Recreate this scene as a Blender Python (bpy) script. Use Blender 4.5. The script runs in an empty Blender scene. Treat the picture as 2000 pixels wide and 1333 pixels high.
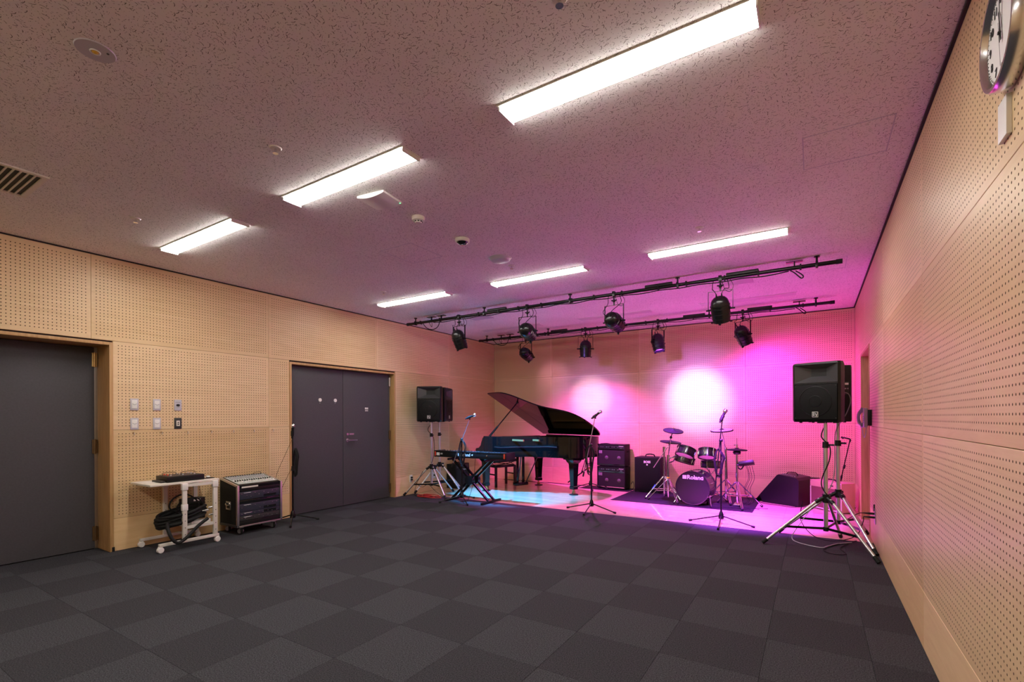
import bpy, bmesh, math, random
from mathutils import Vector, Matrix

# ---------------------------------------------------------------- camera, world, exposure
scene = bpy.context.scene
COL = scene.collection
PI = math.pi
YAW, ROLL, FPX, CY, CAMH = 0.5605, -0.0043, 937.908, 817.2, 1.3168
cam_d = bpy.data.cameras.new('camera')
cam = bpy.data.objects.new('camera', cam_d)
COL.objects.link(cam)
scene.camera = cam
cam_d.sensor_fit = 'HORIZONTAL'
cam_d.sensor_width = 36.0
cam_d.lens = FPX / 2000.0 * 36.0
cam_d.shift_y = (CY - 666.5) / 2000.0
cam_d.clip_start = 0.05
cam_d.clip_end = 100
_f = Vector((-math.sin(YAW), math.cos(YAW), 0))
_r0 = Vector((math.cos(YAW), math.sin(YAW), 0))
_z = Vector((0, 0, 1))
_r = _r0 * math.cos(ROLL) + _z * math.sin(ROLL)
_u = -_r0 * math.sin(ROLL) + _z * math.cos(ROLL)
_m = Matrix((_r, _u, -_f)).transposed().to_4x4()
_m.translation = Vector((0, 0, CAMH))
cam.matrix_world = _m

world = bpy.data.worlds.new('world')
scene.world = world
world.use_nodes = True
world.node_tree.nodes['Background'].inputs[0].default_value = (0.02, 0.02, 0.022, 1)
world.node_tree.nodes['Background'].inputs[1].default_value = 1.0

scene.view_settings.view_transform = 'Standard'
scene.view_settings.look = 'None'
scene.view_settings.exposure = 1.45
scene.view_settings.gamma = 1.0
scene.view_settings.use_curve_mapping = False
scene.cycles.max_bounces = 10
scene.cycles.diffuse_bounces = 6
scene.cycles.glossy_bounces = 4
scene.cycles.caustics_reflective = False
scene.cycles.caustics_refractive = False
scene.cycles.sample_clamp_indirect = 6.0

TROFFER = 15.0          # emission strength of the lit ceiling troffers
# stage par cans: bar y, x, colour, watts, aim point, cone degrees, blend,
# watts and cone of the hot centre of the beam
PAR_SPOTS = [
    ('front', -4.55, (0.04, 0.38, 1.0), 640, (-4.35, 6.95, 0.0), 54, 0.5, 0, 0),
    ('front', -3.35, (0.36, 0.14, 1.0), 95, (-3.66, 8.719, 1.70), 38, 1.0, 210, 20),
    ('front', -2.10, (0.40, 0.14, 1.0), 170, (-1.70, 8.719, 1.62), 44, 1.0, 380, 26),
    ('front', -0.87, (0.52, 0.04, 1.0), 1450, (-0.80, 6.98, 0.0), 52, 1.0, 0, 0),
    ('rear', -4.55, (0.95, 0.40, 0.95), 5, (-4.48, 8.719, 2.10), 60, 1.0, 0, 0),
    ('rear', -3.35, (1.0, 0.10, 0.95), 200, (-3.45, 7.90, 0.0), 140, 1.0, 0, 0),
    ('rear', -2.10, (0.50, 0.06, 1.0), 400, (-1.60, 7.45, 0.0), 66, 1.0, 0, 0),
    ('rear', -0.87, (0.90, 0.03, 1.0), 75, (-0.25, 8.719, 0.8), 160, 1.0, 0, 0),
]

# ---------------------------------------------------------------- room numbers (metres)
XL, XR, YB, YF, H = -5.928, 0.524, 8.719, -1.75, 2.941
STAGE_Y = 6.2147
BAR_Z, BAR_Y = 2.855, {'front': 5.75, 'rear': 7.75}
random.seed(7)


# ---------------------------------------------------------------- materials
def lin(c):
    def f(v):
        v /= 255.0
        return v / 12.92 if v <= 0.04045 else ((v + 0.055) / 1.055) ** 2.4
    return tuple(f(v) for v in c)


def pmat(name, col, rough=0.5, metal=0.0, spec=0.5, coat=0.0, emit=None, estr=0.0):
    m = bpy.data.materials.new(name)
    m.use_nodes = True
    b = m.node_tree.nodes['Principled BSDF']
    b.inputs['Base Color'].default_value = (*col, 1)
    b.inputs['Roughness'].default_value = rough
    b.inputs['Metallic'].default_value = metal
    b.inputs['Specular IOR Level'].default_value = spec
    if coat:
        b.inputs['Coat Weight'].default_value = coat
        b.inputs['Coat Roughness'].default_value = 0.03
    if emit:
        b.inputs['Emission Color'].default_value = (*emit, 1)
        b.inputs['Emission Strength'].default_value = estr
    return m


class NT:
    """small helper around a material node tree"""
    def __init__(self, m):
        self.m, self.t = m, m.node_tree
        self.b = self.t.nodes['Principled BSDF']

    def n(self, typ, **kw):
        nd = self.t.nodes.new(typ)
        for k, v in kw.items():
            setattr(nd, k, v)
        return nd

    def link(self, a, b):
        self.t.links.new(a, b)

    def math(self, op, a, b=None, c=None):
        nd = self.n('ShaderNodeMath', operation=op)
        for i, v in enumerate((a, b, c)):
            if v is None:
                continue
            if isinstance(v, (int, float)):
                nd.inputs[i].default_value = v
            else:
                self.link(v, nd.inputs[i])
        return nd.outputs[0]

    def mix(self, fac, a, b):
        nd = self.n('ShaderNodeMix', data_type='RGBA')
        for sock, v in ((nd.inputs[0], fac), (nd.inputs[6], a), (nd.inputs[7], b)):
            if isinstance(v, tuple):
                sock.default_value = (*v, 1) if len(v) == 3 else v
            elif isinstance(v, (int, float)):
                sock.default_value = v
            else:
                self.link(v, sock)
        return nd.outputs[2]

    def mapped(self, scale, src='Object', rot=(0, 0, 0)):
        tc = self.n('ShaderNodeTexCoord')
        mp = self.n('ShaderNodeMapping')
        mp.inputs['Scale'].default_value = scale
        mp.inputs['Rotation'].default_value = rot
        self.link(tc.outputs[src], mp.inputs[0])
        return mp.outputs[0]

    def noise(self, vec, scale=1.0, detail=3.0, rough=0.55, dist=0.0):
        nd = self.n('ShaderNodeTexNoise')
        nd.inputs['Scale'].default_value = scale
        nd.inputs['Detail'].default_value = detail
        nd.inputs['Roughness'].default_value = rough
        nd.inputs['Distortion'].default_value = dist
        self.link(vec, nd.inputs['Vector'])
        return nd.outputs['Fac']

    def ramp(self, fac, stops):
        nd = self.n('ShaderNodeValToRGB')
        el = nd.color_ramp.elements
        while len(el) < len(stops):
            el.new(0.5)
        for e, (p, c) in zip(el, stops):
            e.position = p
            e.color = (*c, 1) if len(c) == 3 else c
        self.link(fac, nd.inputs[0])
        return nd.outputs[0]

    def bump(self, height, strength=0.3, dist=0.01):
        nd = self.n('ShaderNodeBump')
        nd.inputs['Strength'].default_value = strength
        nd.inputs['Distance'].default_value = dist
        self.link(height, nd.inputs['Height'])
        self.link(nd.outputs[0], self.b.inputs['Normal'])


def panel_material(name, holes=True):
    """maple plywood wall panel, optionally with a grid of 8 mm perforations"""
    m = pmat(name, (0.7, 0.5, 0.3), 0.42, spec=0.35)
    k = NT(m)
    uv = k.n('ShaderNodeUVMap', uv_map='metres').outputs[0]
    info = k.n('ShaderNodeObjectInfo')
    off = k.n('ShaderNodeVectorMath', operation='SCALE')
    cmb = k.n('ShaderNodeCombineXYZ')
    for i in range(3):
        k.link(info.outputs['Random'], cmb.inputs[i])
    k.link(cmb.outputs[0], off.inputs[0])
    off.inputs[3].default_value = 37.0
    add = k.n('ShaderNodeVectorMath', operation='ADD')
    k.link(uv, add.inputs[0])
    k.link(off.outputs[0], add.inputs[1])
    mp = k.n('ShaderNodeMapping')
    mp.inputs['Scale'].default_value = (1.1, 9.0, 1.0)
    k.link(add.outputs[0], mp.inputs[0])
    g1 = k.noise(mp.outputs[0], 1.6, 4, 0.6, 1.4)
    mp2 = k.n('ShaderNodeMapping')
    mp2.inputs['Scale'].default_value = (3.0, 60.0, 1.0)
    k.link(add.outputs[0], mp2.inputs[0])
    g2 = k.noise(mp2.outputs[0], 2.0, 2, 0.5)
    f = k.math('ADD', k.math('MULTIPLY', g1, 0.75), k.math('MULTIPLY', g2, 0.25))
    wood = k.ramp(f, [(0.28, (0.645, 0.45, 0.235)), (0.52, (0.70, 0.505, 0.275)), (0.76, (0.75, 0.56, 0.325))])
    tint = k.math('MULTIPLY_ADD', info.outputs['Random'], 0.16, 0.90 if holes else 1.04)
    hsv = k.n('ShaderNodeHueSaturation')
    k.link(wood, hsv.inputs['Color'])
    k.link(tint, hsv.inputs['Value'])
    sat = k.math('MULTIPLY_ADD', info.outputs['Random'], -0.12, 1.04)
    k.link(sat, hsv.inputs['Saturation'])
    col = hsv.outputs[0]
    if holes:
        cu = k.n('ShaderNodeUVMap', uv_map='cells').outputs[0]
        su = k.n('ShaderNodeSeparateXYZ')
        k.link(cu, su.inputs[0])
        cn = k.n('ShaderNodeUVMap', uv_map='count').outputs[0]
        sn = k.n('ShaderNodeSeparateXYZ')
        k.link(cn, sn.inputs[0])
        fx = k.math('SUBTRACT', k.math('FRACT', su.outputs[0]), 0.5)
        fy = k.math('SUBTRACT', k.math('FRACT', su.outputs[1]), 0.5)
        d = k.math('SQRT', k.math('ADD', k.math('MULTIPLY', fx, fx), k.math('MULTIPLY', fy, fy)))
        hole = k.math('LESS_THAN', d, 0.15)
        for i in (0, 1):
            hole = k.math('MULTIPLY', hole, k.math('GREATER_THAN', su.outputs[i], 0.0))
            hole = k.math('MULTIPLY', hole, k.math('LESS_THAN', su.outputs[i], sn.outputs[i]))
        col = k.mix(hole, col, (0.055, 0.028, 0.012))
        k.link(k.math('MULTIPLY_ADD', hole, 0.5, 0.42), k.b.inputs['Roughness'])
    k.link(col, k.b.inputs['Base Color'])
    return m


def wood_material(name, c0, c1, scale=(1, 1, 14), rough=0.45):
    m = pmat(name, c0, rough, spec=0.4)
    k = NT(m)
    v = k.mapped(scale)
    g = k.noise(v, 2.2, 5, 0.62, 0.9)
    k.link(k.ramp(g, [(0.3, c0), (0.7, c1)]), k.b.inputs['Base Color'])
    return m


def speckle(name, c0, c1, scale, rough=0.95, bump=0.0):
    m = pmat(name, c0, rough, spec=0.2)
    k = NT(m)
    v = k.mapped((1, 1, 1))
    g = k.noise(v, scale, 3, 0.7)
    k.link(k.ramp(g, [(0.35, c0), (0.66, c1)]), k.b.inputs['Base Color'])
    if bump:
        k.bump(g, bump, 0.004)
    return m


def ceiling_material():
    m = pmat('ceiling_board', (0.6, 0.58, 0.55), 0.95, spec=0.1)
    k = NT(m)
    geo = k.n('ShaderNodeNewGeometry')

    def flecks(scale, half_len, half_wid, keep):
        vor = k.n('ShaderNodeTexVoronoi', voronoi_dimensions='2D')
        vor.inputs['Scale'].default_value = scale
        k.link(geo.outputs['Position'], vor.inputs['Vector'])
        sub = k.n('ShaderNodeVectorMath', operation='SUBTRACT')
        k.link(geo.outputs['Position'], sub.inputs[0])
        k.link(vor.outputs['Position'], sub.inputs[1])
        sc = k.n('ShaderNodeSeparateColor')
        k.link(vor.outputs['Color'], sc.inputs[0])
        # the tiles' worm holes lean mostly one way, with spread
        ang = k.math('MULTIPLY_ADD', sc.outputs[0], 2.6, -0.9)
        rot = k.n('ShaderNodeVectorRotate', rotation_type='Z_AXIS')
        k.link(sub.outputs[0], rot.inputs['Vector'])
        k.link(ang, rot.inputs['Angle'])
        sp = k.n('ShaderNodeSeparateXYZ')
        k.link(rot.outputs[0], sp.inputs[0])
        bend = k.math('MULTIPLY', k.math('MULTIPLY', sp.outputs[0], sp.outputs[0]), 25.0)
        yy = k.math('ABSOLUTE', k.math('ADD', sp.outputs[1], bend))
        xx = k.math('ABSOLUTE', sp.outputs[0])
        ln = k.math('MULTIPLY', sc.outputs[1], half_len)
        a = k.math('LESS_THAN', xx, ln)
        b = k.math('LESS_THAN', yy, half_wid)
        c = k.math('GREATER_THAN', sc.outputs[2], 1.0 - keep)
        return k.math('MULTIPLY', k.math('MULTIPLY', a, b), c)
    f1 = flecks(40.0, 0.0135, 0.00115, 0.62)
    f2 = flecks(95.0, 0.0045, 0.0008, 0.5)
    fl = k.math('MAXIMUM', f1, f2)
    nz = k.n('ShaderNodeTexNoise')
    nz.inputs['Scale'].default_value = 2.0
    k.link(geo.outputs['Position'], nz.inputs['Vector'])
    base = k.ramp(nz.outputs['Fac'], [(0.3, (0.80, 0.775, 0.75)), (0.7, (0.85, 0.825, 0.80))])
    k.link(k.mix(fl, base, (0.10, 0.085, 0.075)), k.b.inputs['Base Color'])
    return m


def stage_floor_material():
    m = pmat('stage_floorboards', (0.6, 0.4, 0.24), 0.18, spec=0.5, coat=0.25)
    k = NT(m)
    geo = k.n('ShaderNodeNewGeometry')
    br = k.n('ShaderNodeTexBrick')
    br.offset = 0.37
    br.inputs['Color1'].default_value = (0.74, 0.55, 0.38, 1)
    br.inputs['Color2'].default_value = (0.60, 0.43, 0.28, 1)
    br.inputs['Mortar'].default_value = (0.24, 0.15, 0.085, 1)
    br.inputs['Scale'].default_value = 1.0
    br.inputs['Mortar Size'].default_value = 0.0012
    br.inputs['Bias'].default_value = -0.2
    br.inputs['Brick Width'].default_value = 0.9
    br.inputs['Row Height'].default_value = 0.075
    k.link(geo.outputs['Position'], br.inputs['Vector'])
    mp = k.n('ShaderNodeMapping')
    mp.inputs['Scale'].default_value = (1.5, 34.0, 1.0)
    k.link(geo.outputs['Position'], mp.inputs[0])
    g = k.noise(mp.outputs[0], 2.0, 4, 0.6)
    hs = k.n('ShaderNodeHueSaturation')
    k.link(br.outputs['Color'], hs.inputs['Color'])
    k.link(k.math('MULTIPLY_ADD', g, 0.5, 0.75), hs.inputs['Value'])
    k.link(hs.outputs[0], k.b.inputs['Base Color'])
    return m


M = {
    'perf': panel_material('perforated_maple'),
    'plain': panel_material('plain_maple', False),
    'frame_wood': wood_material('frame_oak', (0.40, 0.225, 0.085), (0.56, 0.34, 0.15), (14, 14, 1)),
    'carpet_nap_lit': speckle('carpet_nap_lit', (0.012, 0.0122, 0.0145), (0.078, 0.080, 0.092), 150, bump=0.6),  # one carpet: light on its quarter-turned pile put in as two tones
    'carpet_nap_shaded': speckle('carpet_nap_shaded', (0.010, 0.010, 0.012), (0.060, 0.060, 0.070), 150, bump=0.6),
    'rug': speckle('rug_black', (0.006, 0.006, 0.0075), (0.016, 0.016, 0.019), 200, 0.6),
    'ceiling': ceiling_material(),
    'stage': stage_floor_material(),
    'gap': pmat('dark_gap', (0.03, 0.02, 0.02), 0.9),
    'concrete': pmat('wall_core', (0.25, 0.24, 0.23), 0.9),
    'door': speckle('door_grey_paint', (0.068, 0.066, 0.075), (0.078, 0.076, 0.086), 60, 0.42),
    'steel': pmat('brushed_steel', (0.55, 0.55, 0.56), 0.3, 1.0),
    'chrome': pmat('chrome', (0.78, 0.78, 0.80), 0.12, 1.0),
    'alu': pmat('satin_aluminium', (0.70, 0.70, 0.71), 0.34, 1.0),
    'brass': pmat('brass', (0.62, 0.42, 0.18), 0.3, 1.0),
    'bronze': pmat('bronze_hinge', (0.20, 0.13, 0.07), 0.4, 0.8),
    'gold': pmat('gold_iron_plate', (0.55, 0.36, 0.14), 0.38, 0.7),
    'black': pmat('black_plastic', (0.007, 0.007, 0.0075), 0.38, spec=0.35),
    'black_metal': pmat('black_metal', (0.006, 0.006, 0.0065), 0.26, spec=0.4),
    'rubber': pmat('black_rubber', (0.009, 0.009, 0.009), 0.7, spec=0.3),
    'tolex': speckle('black_tolex', (0.006, 0.006, 0.0065), (0.015, 0.015, 0.016), 320, 0.6, 0.3),
    'grille': speckle('dark_grille_cloth', (0.013, 0.012, 0.013), (0.034, 0.032, 0.034), 500, 0.75, 0.2),
    'mesh_black': speckle('black_mesh_grille', (0.003, 0.003, 0.0035), (0.010, 0.010, 0.011), 420, 0.5, 0.2),
    'piano': pmat('polished_ebony', (0.003, 0.003, 0.0035), 0.05, spec=0.5),
    'ebony': pmat('dark_stained_wood', (0.020, 0.010, 0.008), 0.25, coat=0.5),
    'key_white': pmat('ivory_keys', (0.75, 0.73, 0.68), 0.3),
    'soundboard': wood_material('spruce_soundboard', (0.42, 0.25, 0.10), (0.50, 0.32, 0.15), (2, 20, 2), 0.4),
    'felt_red': pmat('red_felt', (0.35, 0.03, 0.03), 0.9),
    'white': pmat('white_plastic', (0.78, 0.77, 0.74), 0.4),
    'offwhite': pmat('off_white_paint', (0.66, 0.63, 0.57), 0.45),
    'cream': pmat('cream_laminate', (0.72, 0.68, 0.60), 0.4),
    'grey': pmat('grey_plastic', (0.35, 0.34, 0.36), 0.45),
    'lilac_grey': pmat('pale_grey_plate', (0.50, 0.48, 0.54), 0.4),
    'cap_grey': pmat('grey_dust_cap', (0.11, 0.105, 0.11), 0.5),
    'horn_grey': pmat('horn_grey_plastic', (0.055, 0.055, 0.058), 0.35),
    'dark_grey': pmat('dark_grey_plastic', (0.03, 0.03, 0.032), 0.45),
    'print': pmat('white_print', (0.85, 0.85, 0.85), 0.5),
    'print_black': pmat('black_print', (0.01, 0.01, 0.01), 0.6),
    'red': pmat('red_plastic', (0.62, 0.05, 0.02), 0.4),
    'red_cable': pmat('red_cable', (0.42, 0.02, 0.02), 0.4),
    'yellow': pmat('yellow_tape', (0.80, 0.62, 0.08), 0.5),
    'blue_tape': pmat('blue_tape', (0.03, 0.22, 0.62), 0.5),
    'orange_tape': pmat('orange_tape', (0.70, 0.28, 0.04), 0.5),
    'tweed': speckle('cream_tolex', (0.52, 0.36, 0.26), (0.64, 0.46, 0.34), 260, 0.6),
    'oxblood': speckle('oxblood_grille', (0.16, 0.06, 0.07), (0.26, 0.11, 0.12), 400, 0.8),
    'seat': pmat('black_leatherette', (0.014, 0.013, 0.013), 0.45),
    'shell': pmat('dark_wrapped_shell', (0.020, 0.016, 0.020), 0.2, coat=0.5),
    'head_dark': pmat('dark_drum_head', (0.010, 0.008, 0.011), 0.4),
    'head_mesh': pmat('pale_mesh_head', (0.62, 0.55, 0.52), 0.6),
    'cymbal': pmat('rubber_cymbal_pad', (0.004, 0.004, 0.0045), 0.6, spec=0.12),
    'mixer_face': pmat('mixer_face', (0.50, 0.55, 0.52), 0.4),
    'fader_white': pmat('white_caps', (0.80, 0.80, 0.78), 0.4),
    'screen_blue': pmat('rack_face_blue', (0.030, 0.034, 0.055), 0.3),
    'led': pmat('green_led', (0.05, 0.5, 0.1), 0.4, emit=(0.1, 1.0, 0.25), estr=2.0),
    'lamp': pmat('diffuser_lit', (0.9, 0.9, 0.9), 0.5, emit=(1.0, 0.955, 0.89), estr=TROFFER),
    'lamp_off': pmat('diffuser_unlit', (0.62, 0.60, 0.60), 0.5),
    'amber': pmat('amber_lens', (0.7, 0.42, 0.05), 0.3),
    'glass': pmat('dark_glass', (0.01, 0.01, 0.012), 0.05),
    'clock_rim': pmat('clock_rim', (0.72, 0.72, 0.73), 0.22, 1.0),
    'clock_face': pmat('clock_face', (0.80, 0.79, 0.77), 0.45),
}


# ---------------------------------------------------------------- mesh helpers
def V3(p):
    return Vector(p)


class MB:
    def __init__(self):
        self.bm = bmesh.new()

    def _add(self, verts, faces):
        vs = [self.bm.verts.new(v) for v in verts]
        out = []
        for f in faces:
            try:
                out.append(self.bm.faces.new([vs[i] for i in f]))
            except ValueError:
                pass
        return vs, out

    def box(self, x0, x1, y0, y1, z0, z1, bevel=0.0, mat=None, seg=2):
        c = [(x, y, z) for z in (z0, z1) for y in (y0, y1) for x in (x0, x1)]
        if mat is not None:
            c = [mat @ Vector(p) for p in c]
        vs, fs = self._add(c, [(0, 2, 3, 1), (4, 5, 7, 6), (0, 1, 5, 4), (2, 6, 7, 3), (0, 4, 6, 2), (1, 3, 7, 5)])
        if bevel > 0:
            es = {e for f in fs for e in f.edges}
            bmesh.ops.bevel(self.bm, geom=list(es), offset=bevel, segments=seg, affect='EDGES', profile=0.6)
        return self

    def cyl(self, p0, p1, r0, r1=None, seg=14, caps=True):
        p0, p1 = Vector(p0), Vector(p1)
        r1 = r0 if r1 is None else r1
        ax = p1 - p0
        if ax.length < 1e-7:
            return self
        q = ax.normalized().to_track_quat('Z', 'Y').to_matrix()
        a, b = q @ Vector((1, 0, 0)), q @ Vector((0, 1, 0))
        vs = []
        for p, r in ((p0, r0), (p1, r1)):
            for i in range(seg):
                t = 2 * PI * i / seg
                vs.append(p + a * (r * math.cos(t)) + b * (r * math.sin(t)))
        fs = [(i, (i + 1) % seg, seg + (i + 1) % seg, seg + i) for i in range(seg)]
        if caps:
            fs += [tuple(reversed(range(seg))), tuple(range(seg, 2 * seg))]
        self._add(vs, fs)
        return self

    def tube(self, pts, r, seg=7, smooth=4, closed=False):
        pts = [Vector(p) for p in pts]
        if smooth > 1 and len(pts) > 2:
            out = []
            n = len(pts)
            rng = range(n if closed else n - 1)
            for i in rng:
                if closed:
                    p0, p1, p2, p3 = pts[(i - 1) % n], pts[i], pts[(i + 1) % n], pts[(i + 2) % n]
                else:
                    p0, p1, p2, p3 = pts[max(i - 1, 0)], pts[i], pts[i + 1], pts[min(i + 2, n - 1)]
                for s in range(smooth):
                    t = s / smooth
                    out.append(0.5 * ((2 * p1) + (p2 - p0) * t + (2 * p0 - 5 * p1 + 4 * p2 - p3) * t * t + (3 * p1 - p0 - 3 * p2 + p3) * t ** 3))
            if not closed:
                out.append(pts[-1])
            pts = out
        n = len(pts)
        rings = []
        up = Vector((0.13, 0.27, 0.95)).normalized()
        for i, p in enumerate(pts):
            if closed:
                d = pts[(i + 1) % n] - pts[i - 1]
            else:
                d = pts[min(i + 1, n - 1)] - pts[max(i - 1, 0)]
            if d.length < 1e-8:
                d = Vector((0, 0, 1))
            d.normalize()
            a = d.cross(up)
            if a.length < 1e-3:
                a = d.cross(Vector((1, 0, 0)))
            a.normalize()
            b = d.cross(a)
            up = b if b.dot(up) > 0 else -b
            b = up
            a = b.cross(d)
            rings.append([self.bm.verts.new(p + a * (r * math.cos(2 * PI * k / seg)) + b * (r * math.sin(2 * PI * k / seg))) for k in range(seg)])
        for i in range(n if closed else n - 1):
            A, B = rings[i], rings[(i + 1) % n]
            for k in range(seg):
                try:
                    self.bm.faces.new((A[k], A[(k + 1) % seg], B[(k + 1) % seg], B[k]))
                except ValueError:
                    pass
        if not closed:
            self.bm.faces.new(list(reversed(rings[0])))
            self.bm.faces.new(rings[-1])
        return self

    def lathe(self, prof, mat=None, seg=24, cap=True):
        """prof: list of (radius, z) turned about local z"""
        mat = mat or Matrix.Identity(4)
        rings = []
        for r, z in prof:
            if r < 1e-6:
                rings.append([self.bm.verts.new(mat @ Vector((0, 0, z)))])
            else:
                rings.append([self.bm.verts.new(mat @ Vector((r * math.cos(2 * PI * k / seg), r * math.sin(2 * PI * k / seg), z))) for k in range(seg)])
        for A, B in zip(rings, rings[1:]):
            for k in range(seg):
                k2 = (k + 1) % seg
                f = [A[k % len(A)], A[k2 % len(A)], B[k2 % len(B)], B[k % len(B)]]
                f = list(dict.fromkeys(f))
                if len(f) >= 3:
                    try:
                        self.bm.faces.new(f)
                    except ValueError:
                        pass
        if cap:
            for R, rev in ((rings[0], True), (rings[-1], False)):
                if len(R) > 2:
                    self.bm.faces.new(list(reversed(R)) if rev else R)
        return self

    def prism(self, pts, z0, z1, mat=None):
        mat = mat or Matrix.Identity(4)
        n = len(pts)
        vs = [mat @ Vector((p[0], p[1], z0)) for p in pts] + [mat @ Vector((p[0], p[1], z1)) for p in pts]
        fs = [tuple(reversed(range(n))), tuple(range(n, 2 * n))] + [(i, (i + 1) % n, n + (i + 1) % n, n + i) for i in range(n)]
        self._add(vs, fs)
        return self

    def poly(self, verts, faces):
        self._add([Vector(v) for v in verts], faces)
        return self

    def sphere(self, c, r, seg=14, sz=1.0):
        prof = [(r * math.sin(PI * i / 8), -r * sz * math.cos(PI * i / 8)) for i in range(9)]
        return self.lathe(prof, Matrix.Translation(Vector(c)), seg)

    def torus(self, c, axis, R, r, seg=28, rs=8):
        c = Vector(c)
        q = Vector(axis).normalized().to_track_quat('Z', 'Y').to_matrix()
        pts = [c + q @ Vector((R * math.cos(2 * PI * i / seg), R * math.sin(2 * PI * i / seg), 0)) for i in range(seg)]
        return self.tube(pts, r, rs, 1, True)

    def mesh(self, name, mat, sharp=0.6):
        bm = self.bm
        bmesh.ops.recalc_face_normals(bm, faces=bm.faces)
        for f in bm.faces:
            f.smooth = True
        for e in bm.edges:
            if len(e.link_faces) != 2 or e.calc_face_angle(0.0) > sharp:
                e.smooth = False
        me = bpy.data.meshes.new(name)
        bm.to_mesh(me)
        bm.free()
        for mm in (mat if isinstance(mat, (list, tuple)) else [mat]):
            me.materials.append(M[mm] if isinstance(mm, str) else mm)
        return me

    def build(self, name, mat, parent=None, sharp=0.6):
        return link(name, self.mesh(name, mat, sharp), parent)


def link(name, me, parent=None):
    o = bpy.data.objects.new(name, me)
    COL.objects.link(o)
    if parent is not None:
        o.parent = parent
    return o


def tag(o, label=None, cat=None, group=None, kind=None):
    if label:
        o['label'] = label
    if cat:
        o['category'] = cat
    if group:
        o['group'] = group
    if kind:
        o['kind'] = kind
    return o


def thing(name, label, cat, loc=(0, 0, 0), rotz=0.0, group=None):
    o = link(name, None)
    o.empty_display_size = 0.1
    o.location = loc
    o.rotation_euler = (0, 0, rotz)
    return tag(o, label, cat, group)


def struct(name, loc=(0, 0, 0)):
    o = link(name, None)
    o.location = loc
    o['kind'] = 'structure'
    return o


def B(*a, **k):
    return MB().box(*a, **k)


def frame_mat(origin, x, z):
    """matrix with local x along x and local z along z (both given in parent space)"""
    x, z = Vector(x).normalized(), Vector(z).normalized()
    y = z.cross(x).normalized()
    m = Matrix((x, y, z)).transposed().to_4x4()
    m.translation = Vector(origin)
    return m


def text_mesh(body, size, mat, extrude=0.0006, align='CENTER', shear=0.0, bold=0.0, space=1.0):
    cu = bpy.data.curves.new('lettering', 'FONT')
    cu.body = body
    cu.size = size
    cu.extrude = extrude
    cu.align_x = align
    cu.align_y = 'CENTER'
    cu.shear = shear
    cu.offset = bold
    cu.space_character = space
    cu.resolution_u = 4
    ob = bpy.data.objects.new('lettering', cu)
    COL.objects.link(ob)
    bpy.context.view_layer.update()
    dg = bpy.context.evaluated_depsgraph_get()
    me = bpy.data.meshes.new_from_object(ob.evaluated_get(dg))
    bpy.data.objects.remove(ob)
    bpy.data.curves.remove(cu)
    me.materials.clear()
    me.materials.append(M[mat])
    return me


def letter(name, body, size, mat, parent, matrix, **k):
    o = link(name, text_mesh(body, size, mat, **k), parent)
    o.matrix_local = matrix
    return o


def wander(p0, p1, n, amp, z=0.006, seed=0):
    """a slack cable path on the floor between two points"""
    rd = random.Random(seed)
    p0, p1 = Vector(p0), Vector(p1)
    d = p1 - p0
    s = Vector((-d.y, d.x, 0)).normalized() if d.length > 1e-6 else Vector((1, 0, 0))
    out = [p0]
    for i in range(1, n):
        q = p0.lerp(p1, i / n) + s * rd.uniform(-amp, amp) + d.normalized() * rd.uniform(-amp, amp) * 0.4
        q.z = z
        out.append(q)
    out.append(p1)
    return out


# ---------------------------------------------------------------- floor
floor = struct('floor')
B(XL - 0.6, XR + 0.6, YF - 0.2, YB + 0.2, -0.25, -0.012).build('subfloor', 'concrete', floor)
GX, GY, T = -5.2385, 3.7147, 0.5
tile_cache = {}
for j in range(-11, 5):
    for i in range(-2, 12):
        x0, x1 = GX + i * T, GX + (i + 1) * T
        y0, y1 = GY + j * T, GY + (j + 1) * T
        xa = XL - 0.30 if i == -2 else x0
        cx0, cx1 = max(x0, XL), min(x1, XR)
        cy0, cy1 = max(y0, YF), y1
        if cx1 - cx0 < 0.01 or cy1 - cy0 < 0.01:
            continue
        shade = 'carpet_nap_lit' if (i + j) % 2 == 0 else 'carpet_nap_shaded'
        key = (round(cx1 - cx0, 3), round(cy1 - cy0, 3), shade)
        w, d = cx1 - cx0, cy1 - cy0
        if key not in tile_cache:
            g = 0.0005
            tile_cache[key] = B(g, w - g, g, d - g, -0.012, 0.0, 0.0012, seg=1).mesh('carpet_tile', shade)
        o = link('carpet_tile', tile_cache[key], floor)
        o.location = (cx0, cy0, 0)
# the door niches on the left are carpeted too
for (ya, yb, xd) in ((0.055, 1.915, -6.24), (3.885, 5.745, -6.05)):
    B(xd, XL, ya, yb, -0.012, -0.001).build('carpet_tile', 'carpet_nap_shaded', floor)
B(XL, XR, STAGE_Y, YB, -0.012, 0.0).build('stage_boards', 'stage', floor)
B(XR, XR + 0.30, 6.58, 7.62, -0.012, -0.001).build('stage_boards', 'stage', floor)
B(XL, XR, STAGE_Y - 0.006, STAGE_Y + 0.006, -0.010, 0.0012).build('threshold_strip', 'dark_grey', floor)

# ---------------------------------------------------------------- ceiling
ceil = B(XL - 0.6, XR + 0.6, YF - 0.2, YB + 0.2, H, H + 0.15).build('ceiling', 'ceiling')
ceil['kind'] = 'structure'


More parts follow.
